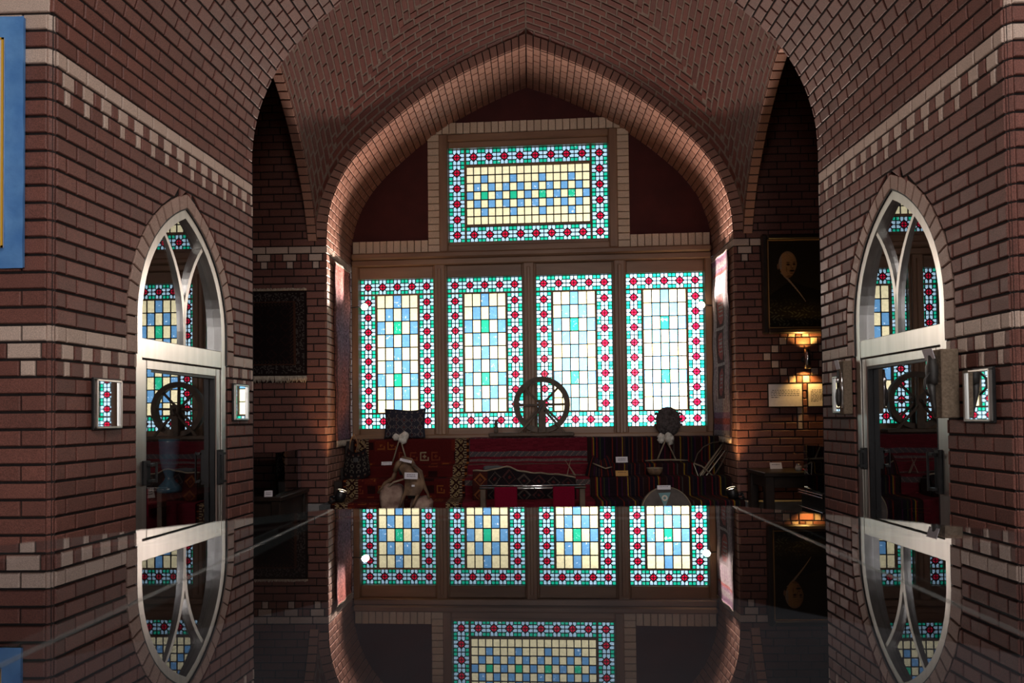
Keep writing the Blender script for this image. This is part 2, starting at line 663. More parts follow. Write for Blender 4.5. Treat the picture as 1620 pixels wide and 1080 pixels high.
    def build(self, name, mats, parent=None, smooth=False):
        return link(name, self.mesh(name, mats, smooth), parent)


def cloth(name, P, nu, nv, colfn, parent=None, th=0.008, mat='woven', smooth=True):
    """woven sheet: P(u,v) in 0..1 gives the point, colfn(u,v) the colour of each knot; a real thickness behind it"""
    b = MB()
    pts = [[V(P(i / nu, j / nv)) for i in range(nu + 1)] for j in range(nv + 1)]
    vs = [p for row in pts for p in row]
    back = []
    for j in range(nv + 1):
        for i in range(nu + 1):
            du = pts[j][min(i + 1, nu)] - pts[j][max(i - 1, 0)]
            dv = pts[min(j + 1, nv)][i] - pts[max(j - 1, 0)][i]
            n = dv.cross(du)
            n = n.normalized() if n.length > 1e-9 else V((0, -1, 0))
            back.append(pts[j][i] - n * th)
    K = len(vs)
    vs = vs + back
    W_ = nu + 1
    fs, cs = [], []
    for j in range(nv):
        for i in range(nu):
            a = j * W_ + i
            fs.append((a, a + 1, a + 1 + W_, a + W_))
            cs.append(colfn((i + 0.5) / nu, (j + 0.5) / nv))
            fs.append((a + K, a + W_ + K, a + 1 + W_ + K, a + 1 + K))
            cs.append(None)
    for j in range(nv):
        for i in (0, nu):
            a = j * W_ + i
            fs.append((a, a + W_, a + W_ + K, a + K))
            cs.append(colfn(0.001 if i == 0 else 0.999, (j + 0.5) / nv))
    for i in range(nu):
        for j in (0, nv):
            a = j * W_ + i
            fs.append((a, a + 1, a + 1 + K, a + K))
            cs.append(colfn((i + 0.5) / nu, 0.001 if j == 0 else 0.999))
    b.v = [tuple(p) for p in vs]
    b.f = fs
    b.mi = [0] * len(fs)
    b.cols = cs
    return b.build(name, mat, parent, smooth)


# ------------------------------------------------------------------ bricks
def inset(poly, d):
    n = len(poly)
    A = sum(poly[i][0] * poly[(i + 1) % n][1] - poly[(i + 1) % n][0] * poly[i][1] for i in range(n)) / 2
    if A < 0:
        poly = poly[::-1]
    lines = []
    for i in range(n):
        p, q = V(poly[i]), V(poly[(i + 1) % n])
        e = q - p
        if e.length < 1e-5:
            continue
        e.normalize()
        nn = V((-e.y, e.x))
        lines.append((p + nn * d, e))
    if len(lines) < 3:
        return None
    res = []
    for i in range(len(lines)):
        p, e = lines[i - 1]
        q, g = lines[i]
        den = e.x * g.y - e.y * g.x
        if abs(den) < 1e-6:
            res.append(q.copy())
            continue
        t = ((q.x - p.x) * g.y - (q.y - p.y) * g.x) / den
        res.append(p + e * t)
    m = len(res)
    A2 = sum(res[i].x * res[(i + 1) % m].y - res[(i + 1) % m].x * res[i].y for i in range(m)) / 2
    if A2 < 4e-5:
        return None
    # an inset that has turned inside out is thrown away
    for i in range(m):
        if (res[(i + 1) % m] - res[i]).dot(lines[i][1]) < 0.001:
            return None
    return res


BM_CACHE = {}


def brick_geo(poly, depth=0.026, ch=0.0035):
    inn = inset([tuple(p) for p in poly], ch)
    n = len(poly)
    if inn is None or len(inn) != n:
        inn = [V(p) for p in poly]
    vs = [(p[0], p[1], -depth) for p in poly] + [(p[0], p[1], -ch) for p in poly] + [(p[0], p[1], 0.0) for p in inn]
    fs = []
    for k in (0, 1):
        for i in range(n):
            j = (i + 1) % n
            fs.append((k * n + i, k * n + j, (k + 1) * n + j, (k + 1) * n + i))
    fs.append(tuple(2 * n + i for i in range(n)))
    return vs, fs


def make_brick(corners, hint, mat, joint=0.009, depth=0.026, jit=0.0012):
    """corners in order round the face -> spec (matrix, poly, material)"""
    c = [V(p) for p in corners]
    P = sum(c, V((0, 0, 0))) / len(c)
    if len(c) == 4:
        u = (c[1] + c[2]) - (c[0] + c[3])
        v = (c[2] + c[3]) - (c[0] + c[1])
    else:
        u, v = c[1] - c[0], c[-1] - c[0]
    if u.length < 1e-5 or v.length < 1e-5:
        return None
    u.normalize()
    n = u.cross(v)
    if n.length < 1e-6:
        return None
    n.normalize()
    if n.dot(V(hint) - P) < 0:
        n = -n
        u = -u
    v = n.cross(u)
    poly = [((p - P).dot(u), (p - P).dot(v)) for p in c]
    poly = inset(poly, joint / 2)
    if poly is None:
        return None
    P = P + n * RND.uniform(-jit, jit)
    mt = Matrix((u, v, n)).transposed().to_4x4()
    mt.translation = P
    return [mt, poly, mat, depth]


def lay(parent, specs, name='brick', limit=300, rest='brickwork'):
    """the bricks that show largest become objects, the rest one part of kind stuff"""
    specs = [s for s in specs if s is not None]
    scored = []
    for s in specs:
        mt, poly = s[0], s[1]
        pr = project(mt.translation)
        sc_ = 0
        if pr and -25 < pr[0] < 1645 and -25 < pr[1] < 870:
            n = mt.col[2].xyz
            view = (V((0, 0, E)) - mt.translation).normalized()
            fac = n.dot(view)
            A = sum(poly[i].x * poly[(i + 1) % len(poly)].y - poly[(i + 1) % len(poly)].x * poly[i].y for i in range(len(poly))) / 2
            if fac > 0.02 and len(s) < 5:
                sc_ = A * fac / pr[2] ** 2
        scored.append((sc_, s))
    scored.sort(key=lambda t: -t[0])
    k = 0
    left = []
    for sc_, s in scored:
        mt, poly, mat, depth = s[:4]
        if k < limit and sc_ > 0:
            key = (mat, depth, tuple((round(p.x * 500), round(p.y * 500)) for p in poly))
            me = BM_CACHE.get(key)
            if me is None:
                vs, fs = brick_geo(poly, depth)
                me = bpy.data.meshes.new(name)
                me.from_pydata(vs, [], fs)
                me.materials.append(M[mat])
                BM_CACHE[key] = me
            o = bpy.data.objects.new(name, me)
            o.matrix_basis = mt
            o.parent = parent
            COL.objects.link(o)
            k += 1
        else:
            left.append(s)
    if left:
        mats = sorted(set(s[2] for s in left))
        b = MB()
        for mt, poly, mat, depth, *_ in left:
            vs, fs = brick_geo(poly, depth)
            b.add([mt @ V(p) for p in vs], fs, mats.index(mat))
        o = b.build(rest, mats, parent)
        o['kind'] = 'stuff'


# arch profile, normalised: (distance from the side, height)
def spline(pts, n=12):
    res = []
    P = [V(p) for p in pts]
    for i in range(len(P) - 1):
        p0 = P[i - 1] if i else P[0] * 2 - P[1]
        p1, p2 = P[i], P[i + 1]
        p3 = P[i + 2] if i + 2 < len(P) else P[-1] * 2 - P[-2]
        for k in range(n):
            t = k / n
            res.append(0.5 * ((2 * p1) + (p2 - p0) * t + (2 * p0 - 5 * p1 + 4 * p2 - p3) * t * t + (3 * p1 - p0 - 3 * p2 + p3) * t ** 3))
    res.append(P[-1].copy())
    return res


PROF = spline([(0, 0), (0.007, 0.105), (0.035, 0.223), (0.086, 0.34), (0.169, 0.457), (0.315, 0.599), (0.483, 0.733),
               (0.667, 0.849), (0.847, 0.938), (1.0, 1.0)], 10)
SIDE = spline([(0, 0), (0.05, 0.13), (0.15, 0.32), (0.33, 0.54), (0.56, 0.74), (0.8, 0.90), (1.0, 1.0)], 8)


def gval(poly, s):
    s = max(0.0, min(1.0, s))
    for i in range(len(poly) - 1):
        if poly[i + 1].x >= s:
            a, b = poly[i], poly[i + 1]
            t = (s - a.x) / max(1e-9, b.x - a.x)
            return a.y + (b.y - a.y) * t
    return poly[-1].y


class Arc:
    """profile scaled to a half span and rise, looked up by arc length"""
    def __init__(self, half, rise, off=0.0):
        pts = [V((half * (1 - p.x), rise * p.y)) for p in PROF]
        if off:
            q = []
            for i, p in enumerate(pts):
                d = pts[min(i + 1, len(pts) - 1)] - pts[max(i - 1, 0)]
                d.normalize()
                nn = V((d.y, -d.x))
                q.append(p + nn * off)
            q[-1].x = 0.0
            q[-1].y = pts[-1].y + off * 1.12
            pts = q
        self.p = pts
        self.L = [0.0]
        for i in range(1, len(pts)):
            self.L.append(self.L[-1] + (pts[i] - pts[i - 1]).length)
        self.len = self.L[-1]

    def at(self, t):
        t = max(0.0, min(self.len, t))
        for i in range(len(self.L) - 1):
            if self.L[i + 1] >= t:
                k = (t - self.L[i]) / max(1e-9, self.L[i + 1] - self.L[i])
                return self.p[i].lerp(self.p[i + 1], k)
        return self.p[-1]


def pieces(a, b, L, off, mat):
    """one course from a to b in bricks of length L"""
    res = []
    x = a - (off * L)
    while x < b - 1e-6:
        p, q = max(a, x), min(b, x + L)
        if q - p > 0.012:
            res.append((p, q, mat))
        x += L
    return res


def pattern(a, b, seq, off=0.0):
    res = []
    tot = sum(s[0] for s in seq)
    x = a - off * tot
    while x < b:
        for l, mt in seq:
            p, q = max(a, x), min(b, x + l)
            if q - p > 0.012:
                res.append((p, q, mt))
            x += l
    return res


RED, CRM, ROSE = 'brick_red', 'brick_cream', 'brick_rose'
Z0 = 0.378                    # top of the lower pale band on the passage piers


def course_kind(zt):
    """which course of the pale bands has its top at zt"""
    for top in (Z0, Z0 + 16 * C):
        k = round((top - zt) / C)
        if abs((top - zt) - k * C) < 0.004 and 0 <= k <= 2:
            return k + 1
    return 0


# ------------------------------------------------------------------ the shell
def struct(name, b, mats, label=None, cat=None, parent=None):
    o = b.build(name, mats, parent)
    if parent is None:
        o['kind'] = 'structure'
        if label:
            tag(o, label, cat or 'wall')
    return o


ZT = 4.45                     # underside of the roof above the eye
b = MB()
b.box((-4.6, -5.6, -0.1), (4.6, 7.6, 0.0))
floor = struct('floor', b, 'floor_stone', 'grey stone tile floor of the museum hall', 'floor')
b = MB()
b.box((-4.8, -5.7, E + ZT), (4.8, 7.9, E + ZT + 0.2))
struct('ceiling', b, 'plaster_dark', 'dark plaster ceiling above the brick vaults', 'ceiling')
for s, nm in ((-1, 'left'), (1, 'right')):
    b = MB()
    b.box((s * 4.6, -5.6, 0), (s * 4.8, 7.8, E + ZT))
    struct('wall_hall_' + nm, b, 'brick_red', 'plain red side wall of the hall, %s end' % ('west' if s < 0 else 'east'), 'wall')
# rear wall of the hall behind the camera, unseen, with three added window openings
b = MB()
xs = [-4.6, -3.25, -1.95, -0.65, 0.65, 1.95, 3.25, 4.6]
for i in range(7):
    if i % 2 == 0:
        b.box((xs[i], -5.6, 0), (xs[i + 1], -5.45, E + ZT))
    else:
        b.box((xs[i], -5.6, 0), (xs[i + 1], -5.45, 1.2))
        b.box((xs[i], -5.6, 3.4), (xs[i + 1], -5.45, E + ZT))
struct('wall_rear', b, 'plaster_pale', 'pale rear wall with three added tall windows behind the glass case', 'wall')

# ---- passage piers ------------------------------------------------
ARC_P = Arc(1.78, RISE)
NV = int(round(ARC_P.len / C))       # courses of the passage vault on one side
CP = ARC_P.len / NV
DOOR = {-1: 3.54, 1: 3.45}
DA, DR, DSP = 0.40, 0.68, 0.48       # door arch: half width, radius, spring
RING = 0.072


def door_half(z, ring=True):
    a, r = (DA + RING, DR + RING) if ring else (DA, DR)
    if z < 0.3105:
        return DA + 0.004
    if z < DSP:
        return a
    q = r * r - (z - DSP) ** 2
    if q <= 0:
        return -1.0
    h = (DA - DR) + math.sqrt(q)
    return h if h > 0 else -1.0


def passage_pt(side, y, t, off=0.0):
    """t: height above the eye on the wall, then on along the arch"""
    w_ = wx(y, side)
    if t <= SPR:
        return V((side * (w_ + off), y, E + t))
    q = (t - SPR)
    p = ARC_P.at(q)
    p2 = ARC_P.at(min(ARC_P.len, q + 0.01)) - ARC_P.at(max(0, q - 0.01))
    p2.normalize()
    nn = V((p2.y, -p2.x))
    return V((side * (p.x * w_ / 1.78 + nn.x * off), y, E + SPR + p.y + nn.y * off))


def clip_rows(a, b_, z0, z1, yc):
    """parts of the span a..b_ left and right of the doorway, as (bottom0,bottom1,top0,top1)"""
    h0, h1 = door_half(z0 + 2e-4), door_half(z1 - 2e-4)
    if h0 < 0 and h1 < 0:
        return [(a, b_, a, b_)]
    h0, h1 = max(h0, 0), max(h1, 0)
    res = []
    l0, l1 = min(b_, yc - h0), min(b_, yc - h1)
    if max(l0, l1) > a + 0.008:
        res.append((a, max(a, l0), a, max(a, l1)))
    r0, r1 = max(a, yc + h0), max(a, yc + h1)
    if min(r0, r1) < b_ - 0.008:
        res.append((min(b_, r0), b_, min(b_, r1), b_))
    return res


for side, nm in ((-1, 'left'), (1, 'right')):
    yc = DOOR[side]
    hint = V((0, 3.4, E + 0.6))
    # mortar body
    b = MB()
    OFF = 0.010
    rows = []
    k = 0
    z = Z0
    while z - C > -E:
        z -= C
    zb = -E
    edges = [zb] + [z + C * i for i in range(200) if z + C * i < SPR - 0.01] + [SPR]
    for z0, z1 in zip(edges[:-1], edges[1:]):
        for (b0, b1, t0, t1) in clip_rows(YN + 0.012, YF, z0, z1, yc):
            vs = [passage_pt(side, b0, z0, OFF), passage_pt(side, b1, z0, OFF), passage_pt(side, t1, z1, OFF), passage_pt(side, t0, z1, OFF)]
            b.add(vs, [(0, 1, 2, 3)])
    # the faces towards the hall in front and behind, the outer return and the recess of the showcase
    x0 = wx(YN, side)
    b.add([(side * (x0 + 0.02), YN + OFF, 0), (side * 4.6, YN + OFF, 0), (side * 4.6, YN + OFF, E + SPR), (side * (x0 + 0.02), YN + OFF, E + SPR)], [(0, 1, 2, 3)])
    b.add([(side * (x0 + 0.022), YN + OFF, 0), (side * (x0 + 0.004), YN + 0.028, 0), (side * (x0 + 0.004), YN + 0.028, E + SPR), (side * (x0 + 0.022), YN + OFF, E + SPR)], [(0, 1, 2, 3)])
    xf = wx(YF, side)
    b.add([(side * xf, YF, 0), (side * 4.6, YF, 0), (side * 4.6, YF, E + SPR), (side * xf, YF, E + SPR)], [(0, 1, 2, 3)])
    # spandrels above the springing, front and back
    for yy in (YN + OFF, YF):
        pp = [passage_pt(side, yy, SPR + ARC_P.len * i / 24, OFF) for i in range(25)]
        for i in range(24):
            p, q = pp[i], pp[i + 1]
            b.add([p, q, V((q.x, yy, E + ZT)), V((p.x, yy, E + ZT))], [(0, 1, 2, 3)])
        b.add([(pp[0].x, yy, E + SPR), (side * 4.6, yy, E + SPR), (side * 4.6, yy, E + ZT), (pp[0].x, yy, E + ZT)], [(0, 1, 2, 3)])
    wall = struct('wall_' + nm, b, 'mortar_dark',
                  'dark red brick pier with pale brick bands %s' % ('beside the blue banner' if side < 0 else 'across from the blue banner, nearer the portrait'), 'wall')
    specs = []
    for i, (z0, z1) in enumerate(zip(edges[:-1], edges[1:])):
        if z1 - z0 < 0.03:
            continue
        ck = course_kind(z1)
        o = (i % 2) * 0.5
        if ck == 1:
            ps = pieces(YN + 0.022, YF, 0.11, o, CRM)
        elif ck == 2:
            ps = pattern(YN + 0.022, YF, [(0.044, RED), (0.066, CRM)], 0.1)
        elif ck == 3:
            ps = pattern(YN + 0.022, YF, [(0.038, RED), (0.034, CRM), (0.038, RED)], 0.5) if False else pattern(YN + 0.022, YF, [(0.055, RED), (0.034, CRM), (0.021, RED)], 0.1)
            mg = []                                      # join neighbouring dark bits into one brick
            for p in ps:
                if mg and mg[-1][2] == p[2] == RED:
                    mg[-1] = (mg[-1][0], p[1], RED)
                else:
                    mg.append(p)
            ps = mg
        else:
            ps = pieces(YN + 0.022, YF, 0.11, o, RED)
        for (p, q, mt) in ps:
            for (b0, b1, t0, t1) in clip_rows(p - 0.0018, q + 0.0018, z0, z1, yc):
                cs = [passage_pt(side, b0, z0), passage_pt(side, b1, z0), passage_pt(side, t1, z1), passage_pt(side, t0, z1)]
                if b1 - b0 < 0.004:
                    cs = [cs[0], cs[2], cs[3]] if side else cs
                elif t1 - t0 < 0.004:
                    cs = cs[:3]
                specs.append(make_brick(cs, hint, mt, joint=0.0108))
        # face towards the camera and the rounded corner
        fh = V((side * 2.4, 0, E + z0))
        fmat = {0: RED, 1: CRM, 2: None, 3: None}[ck]
        top2 = abs(z1 - (Z0 + 18 * C)) < 0.01
        if top2:
            fmat = CRM
        if ck in (2, 3) and z1 > 1.0:
            fmat = RED
        if fmat is None:
            ps = pattern(x0 + 0.02, 4.6, [(0.025, RED), (0.135, CRM), (0.055, RED)] if ck == 2 else [(0.045, RED), (0.063, CRM), (0.107, RED)], 0.0)
        else:
            ps = pieces(x0 + 0.02, 4.6, 0.215, (0.1 + o * 0.85) % 1, fmat)
        for (p, q, mt) in ps:
            p, q = p - 0.0015 * (p > x0 + 0.03), q + 0.0015
            specs.append(make_brick([(side * p, YN, E + z0), (side * q, YN, E + z0), (side * q, YN, E + z1), (side * p, YN, E + z1)], fh, mt, joint=0.0108))
        specs.append(make_brick([(side * (x0 + 0.023), YN + 0.001, E + z0), (side * (x0 + 0.001), YN + 0.024, E + z0),
                                 (side * (x0 + 0.001), YN + 0.024, E + z1), (side * (x0 + 0.023), YN + 0.001, E + z1)], V((0, 1, E)), CRM if fmat == CRM or ck == 1 else RED, joint=0.006))
    # ring of soldier bricks round the showcase door
    R0, R1 = DR, DR + RING
    a_end = math.acos((DR - DA) / DR)
    a_end2 = math.acos((DR - DA) / (DR + RING))
    nr = 11
    for s2 in (-1, 1):
        for kx in range(nr):
            qs = []
            f0, f1 = kx / nr, (kx + 1) / nr
            for rr, ff in ((R0, f0), (R1, f0), (R1, f1), (R0, f1)):
                ae = a_end if rr == R0 else a_end2
                an = ff * ae
                d = (DA - DR) + rr * math.cos(an)
                zz = DSP + rr * math.sin(an)
                qs.append(passage_pt(side, yc + s2 * d, zz))
            specs.append(make_brick(qs, hint, 'brick_ring', joint=0.007, depth=0.03))
        for zz in (0.3106, 0.3953):
            qs = [passage_pt(side, yc + s2 * d, z_) for d, z_ in ((DA, zz), (DA + RING, zz), (DA + RING, zz + 0.0847), (DA, zz + 0.0847))]
            specs.append(make_brick(qs, hint, 'brick_ring', joint=0.007, depth=0.03))
    # spandrel above the springing, facing the camera
    def arch_x(z):
        g = max(0.0, z - SPR)
        for i in range(len(ARC_P.p) - 1):
            a_, c_ = ARC_P.p[i], ARC_P.p[i + 1]
            if c_.y >= g:
                f_ = (g - a_.y) / max(1e-9, c_.y - a_.y)
                return (a_.x + (c_.x - a_.x) * f_) * x0 / 1.78
        return 0.0
    zz = SPR
    k = 0
    while zz < 4.35:
        xa0, xa1 = arch_x(zz) + 0.012, arch_x(zz + C) + 0.012
        for (p, q, mt) in pieces(min(xa0, xa1), 4.6, 0.215, (k % 2) * 0.5, CRM if k == 0 else RED):
            p0, p1 = max(p, xa0), max(p, xa1)
            if q - max(p0, p1) > 0.012:
                specs.append(make_brick([(side * p0, YN, E + zz), (side * q, YN, E + zz), (side * q, YN, E + zz + C), (side * p1, YN, E + zz + C)], V((side * 2.4, 0, E + zz)), mt))
        zz += C
        k += 1
    lay(wall, specs)

# ---- passage vault ---------------------------------------------------
b = MB()
specs = []
hint = V((0, 3.5, E + 0.8))
ny = 12
for side in (-1, 1):
    for i in range(NV):
        t0, t1 = SPR + i * CP, SPR + (i + 1) * CP
        b.add([passage_pt(side, YN + 0.01, t0, 0.010), passage_pt(side, YF, t0, 0.010), passage_pt(side, YF, t1, 0.010), passage_pt(side, YN + 0.01, t1, 0.010)], [(0, 1, 2, 3)])
        for (p, q, mt) in pieces(YN, YF, 0.11, (i % 2) * 0.5, RED):
            p, q = p - 0.0018, q + 0.0018
            specs.append(make_brick([passage_pt(side, p, t0), passage_pt(side, q, t0), passage_pt(side, q, t1), passage_pt(side, p, t1)], hint, mt, joint=0.0108))
vault = struct('ceiling_passage', b, 'mortar_dark', 'pointed barrel vault of dark red brick above the passage', 'vault')
lay(vault, specs)

# ---- walls of the side bays behind -------------------------------------
BZ = 1.553
NWHITE = {}
for side, nm in ((-1, 'left'), (1, 'right')):
    b = MB()
    b.box((side * 1.815, YB + 0.010, 0), (side * 4.6, 6.86, E + ZT))
    lab = 'dim brick wall of the bay with the hanging dark rug' if side < 0 else 'brick wall of the bay with the framed portrait'
    wall = struct('wall_back_' + nm, b, 'mortar_dark', lab, 'wall')
    specs = []
    fh = V((side * 2.4, 0, E))
    nrow = int((3.9 - BZ) / C)
    k = -nrow
    zt = BZ + nrow * C
    i = 0
    while zt - C > -0.75:
        z0, z1 = zt - C, zt
        rel = round((BZ - zt) / C)
        o = (i % 2) * 0.5
        xa, xb = 1.806, 4.0
        if rel == 0:
            ps = pieces(xa, xb, 0.205, 0.3, CRM)
        elif rel == 1:
            ps = pattern(xa, xb, [(0.04, RED), (0.125, CRM), (0.07, RED)], 0.0)
        elif rel == 2:
            ps = pattern(xa, xb, [(0.07, RED), (0.06, CRM), (0.105, RED)], 0.0)
        else:
            ps = pieces(xa, xb, 0.20, o + 0.12 * math.sin(i * 1.7), RED)
        if side > 0:
            # lozenge of pale headers round the wall lamp
            zc = 0.475
            dd = round((zc - (z0 + z1) / 2) / C)
            halfw = {-3: 0.06, -2: 0.135, -1: 0.205, 0: 0.275, 1: 0.205, 2: 0.135, 3: 0.06}.get(dd)
            cen = 2.36
            extra = []
            if halfw is not None and abs(dd) <= 3:
                extra = [(cen - halfw - 0.033, cen - halfw + 0.033), (cen + halfw - 0.033, cen + halfw + 0.033)]
            elif 4 <= dd <= 9:
                extra = [(cen - 0.024, cen + 0.024)]
            for (ea, eb) in extra:
                np_ = []
                for (p, q, mt) in ps:
                    if q <= ea or p >= eb:
                        np_.append((p, q, mt))
                        continue
                    if p < ea - 0.015:
                        np_.append((p, ea, mt))
                    if q > eb + 0.015:
                        np_.append((eb, q, mt))
                np_.append((ea, eb, CRM))
                ps = np_
        for (p, q, mt) in ps:
            specs.append(make_brick([(side * p, YB, E + z0), (side * q, YB, E + z0), (side * q, YB, E + z1), (side * p, YB, E + z1)], fh, mt, joint=0.010))
        zt -= C
        i += 1
    lay(wall, specs)
    # stone plinth
    b = MB()
    b.box((side * 1.80, YB - 0.03, 0), (side * 4.55, YB + 0.02, E - 0.75), bev=0.012)
    struct('baseboard_' + nm, b, 'stone_grey', 'grey stone plinth below the brick wall of the %s' % ('rug bay' if side < 0 else 'portrait bay'), 'plinth')

# ---- arch and reveals of the window niche -------------------------------
ARC_N = Arc(NHALF, NRISE)
ARC_O = Arc(NHALF, NRISE, 0.115)
NVN = int(round(ARC_N.len / C))
CN = ARC_N.len / NVN


def nich_y(x):
    return YW - SKEW * x - 0.0


def niche_pt(side, y, t, off=0.0):
    if t <= NSPR:
        return V((side * (NHALF + off), y, E + t))
    q = t - NSPR
    p = ARC_N.at(q)
    d = ARC_N.at(min(ARC_N.len, q + 0.01)) - ARC_N.at(max(0, q - 0.01))
    d.normalize()
    return V((side * (p.x + d.y * off), y, E + NSPR + p.y - d.x * off))


b = MB()
specs = []
hint = V((0, 6.5, E + 0.5))
zs = [NSPR - C * i for i in range(0, 44)][::-1]
zs = [z for z in zs if z > -0.80]
ts = zs + [NSPR + CN * (i + 1) for i in range(NVN)]
for side in (-1, 1):
    for i, (t0, t1) in enumerate(zip(ts[:-1], ts[1:])):
        ye = nich_y(niche_pt(side, YB, (t0 + t1) / 2).x) + 0.02
        b.add([niche_pt(side, YB + 0.01, t0, 0.010), niche_pt(side, ye, t0, 0.010), niche_pt(side, ye, t1, 0.010), niche_pt(side, YB + 0.01, t1, 0.010)], [(0, 1, 2, 3)])
        rel = round((BZ - t1) / C) if t1 < NSPR + 0.001 else 9
        mt_ = CRM if rel == 0 else ROSE
        for (p, q, mt) in pieces(YB + 0.0, ye, 0.11, (i % 2) * 0.5, mt_):
            specs.append(make_brick([niche_pt(side, p, t0), niche_pt(side, q, t0), niche_pt(side, q, t1), niche_pt(side, p, t1)], hint, mt, joint=0.008))
    # lower reveal down to the floor, behind the platform
    b.add([(side * NHALF, YB, 0), (side * NHALF, 7.2, 0), (side * NHALF, 7.2, E - 0.75), (side * NHALF, YB, E - 0.75)], [(0, 1, 2, 3)])
    # voussoirs of the arch face
    fh = V((0, 0, E + 1))
    for i in range(NVN):
        f0, f1 = i / NVN, (i + 1) / NVN
        a0, a1 = ARC_N.at(f0 * ARC_N.len), ARC_N.at(f1 * ARC_N.len)
        o0, o1 = ARC_O.at(f0 * ARC_O.len), ARC_O.at(f1 * ARC_O.len)
        qs = [V((side * p.x, YB - 0.012, E + NSPR + p.y)) for p in (a0, o0, o1, a1)]
        specs.append(make_brick(qs, fh, ROSE, joint=0.008, depth=0.05))
        b.add([V((p.x, YB + 0.0, p.z)) for p in qs], [(0, 1, 2, 3)])
arch = struct('wall_niche', b, 'mortar_dark', 'pointed arch of rosy brick framing the stained glass windows', 'arch')
lay(arch, specs)

# ---- sail vault of thin bricks between the arches -----------------------
VX, VY0, VY1 = 1.90, YF, YB - 0.015
VYC, VYH = (VY0 + VY1) / 2, (VY1 - VY0) / 2
BASE, RA, RB = 1.60, 1.815, 1.14


def vz(x, y):
    a = RA * gval(PROF, 1 - abs(x) / VX)
    bb = RB * gval(SIDE, 1 - abs(y - VYC) / VYH)
    return E + BASE + (max(a, 0) ** 1.5 + max(bb, 0) ** 1.5) ** (1 / 1.5)


def even(fn, lo, hi, step):
    """split lo..hi so that fn's curve is cut into equal lengths"""
    n = 200
    L = [0.0]
    for i in range(n):
        p, q = lo + (hi - lo) * i / n, lo + (hi - lo) * (i + 1) / n
        L.append(L[-1] + math.hypot(q - p, fn(q) - fn(p)))
    k = max(1, int(round(L[-1] / step)))
    res, i = [lo], 0
    for j in range(1, k):
        t = L[-1] * j / k
        while L[i + 1] < t:
            i += 1
        f = (t - L[i]) / max(1e-9, L[i + 1] - L[i])
        res.append(lo + (hi - lo) * (i + f) / n)
    res.append(hi)
    return res


b = MB()
nx_, ny_ = 64, 40
sxs = [VX * math.sin(PI / 2 * (2 * i / nx_ - 1)) for i in range(nx_ + 1)]
sys_ = [VYC + VYH * math.sin(PI / 2 * (2 * j / ny_ - 1)) for j in range(ny_ + 1)]
vs = [V((x, y, vz(x, y) + 0.006)) for y in sys_ for x in sxs]
fs = [(j * (nx_ + 1) + i, j * (nx_ + 1) + i + 1, (j + 1) * (nx_ + 1) + i + 1, (j + 1) * (nx_ + 1) + i) for j in range(ny_) for i in range(nx_)]
b.add(vs, fs)
sail = struct('ceiling_vault', b, 'mortar_light', 'red herringbone brick vault between the passage and the window arch', 'vault')
specs = []
hint = V((0, VYC, E + 0.3))
LB, CB = 0.15, 0.058


def vq(x0, x1, y0, y1):
    return [V((x0, y0, vz(x0, y0))), V((x1, y0, vz(x1, y0))), V((x1, y1, vz(x1, y1))), V((x0, y1, vz(x0, y1)))]


ysp = even(lambda y: vz(0.9, y), VYC, VY1, CB)
for sy in (-1, 1):
    for r, (ya, yb) in enumerate(zip(ysp[:-1], ysp[1:])):
        ym = (ya + yb) / 2
        lim = VX * (ym - VYC) / VYH
        y0_, y1_ = (ya, yb) if sy > 0 else (2 * VYC - yb, 2 * VYC - ya)
        cut = even(lambda x: vz(x, ym), 0.0, lim, LB / 2)
        st = r % 2
        for sx in (-1, 1):
            j = -st
            while j < len(cut) - 1:
                x0_, x1_ = cut[max(0, j)], cut[min(len(cut) - 1, j + 2)]
                if x1_ > x0_:
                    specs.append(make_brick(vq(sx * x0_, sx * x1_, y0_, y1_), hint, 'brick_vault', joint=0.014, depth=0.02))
                j += 2
xsp = even(lambda x: vz(x, VYC + 0.35), 0.0, VX, CB)
for sx in (-1, 1):
    for r, (xa, xb) in enumerate(zip(xsp[:-1], xsp[1:])):
        xm = (xa + xb) / 2
        lim = VYH * xm / VX
        cut = even(lambda y: vz(xm, y), VYC, VYC + lim, LB / 2)
        st = r % 2
        for sy in (-1, 1):
            j = -st
            while j < len(cut) - 1:
                a_, c_ = cut[max(0, j)], cut[min(len(cut) - 1, j + 2)]
                y0_, y1_ = (a_, c_) if sy > 0 else (2 * VYC - c_, 2 * VYC - a_)
                if c_ > a_:
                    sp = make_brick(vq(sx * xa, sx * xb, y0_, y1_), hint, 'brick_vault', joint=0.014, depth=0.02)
                    specs.append(sp)
                j += 2
for s in specs:
    if s is not None and s[0].translation.y < 5.1:
        s.append('hidden')
lay(sail, specs)
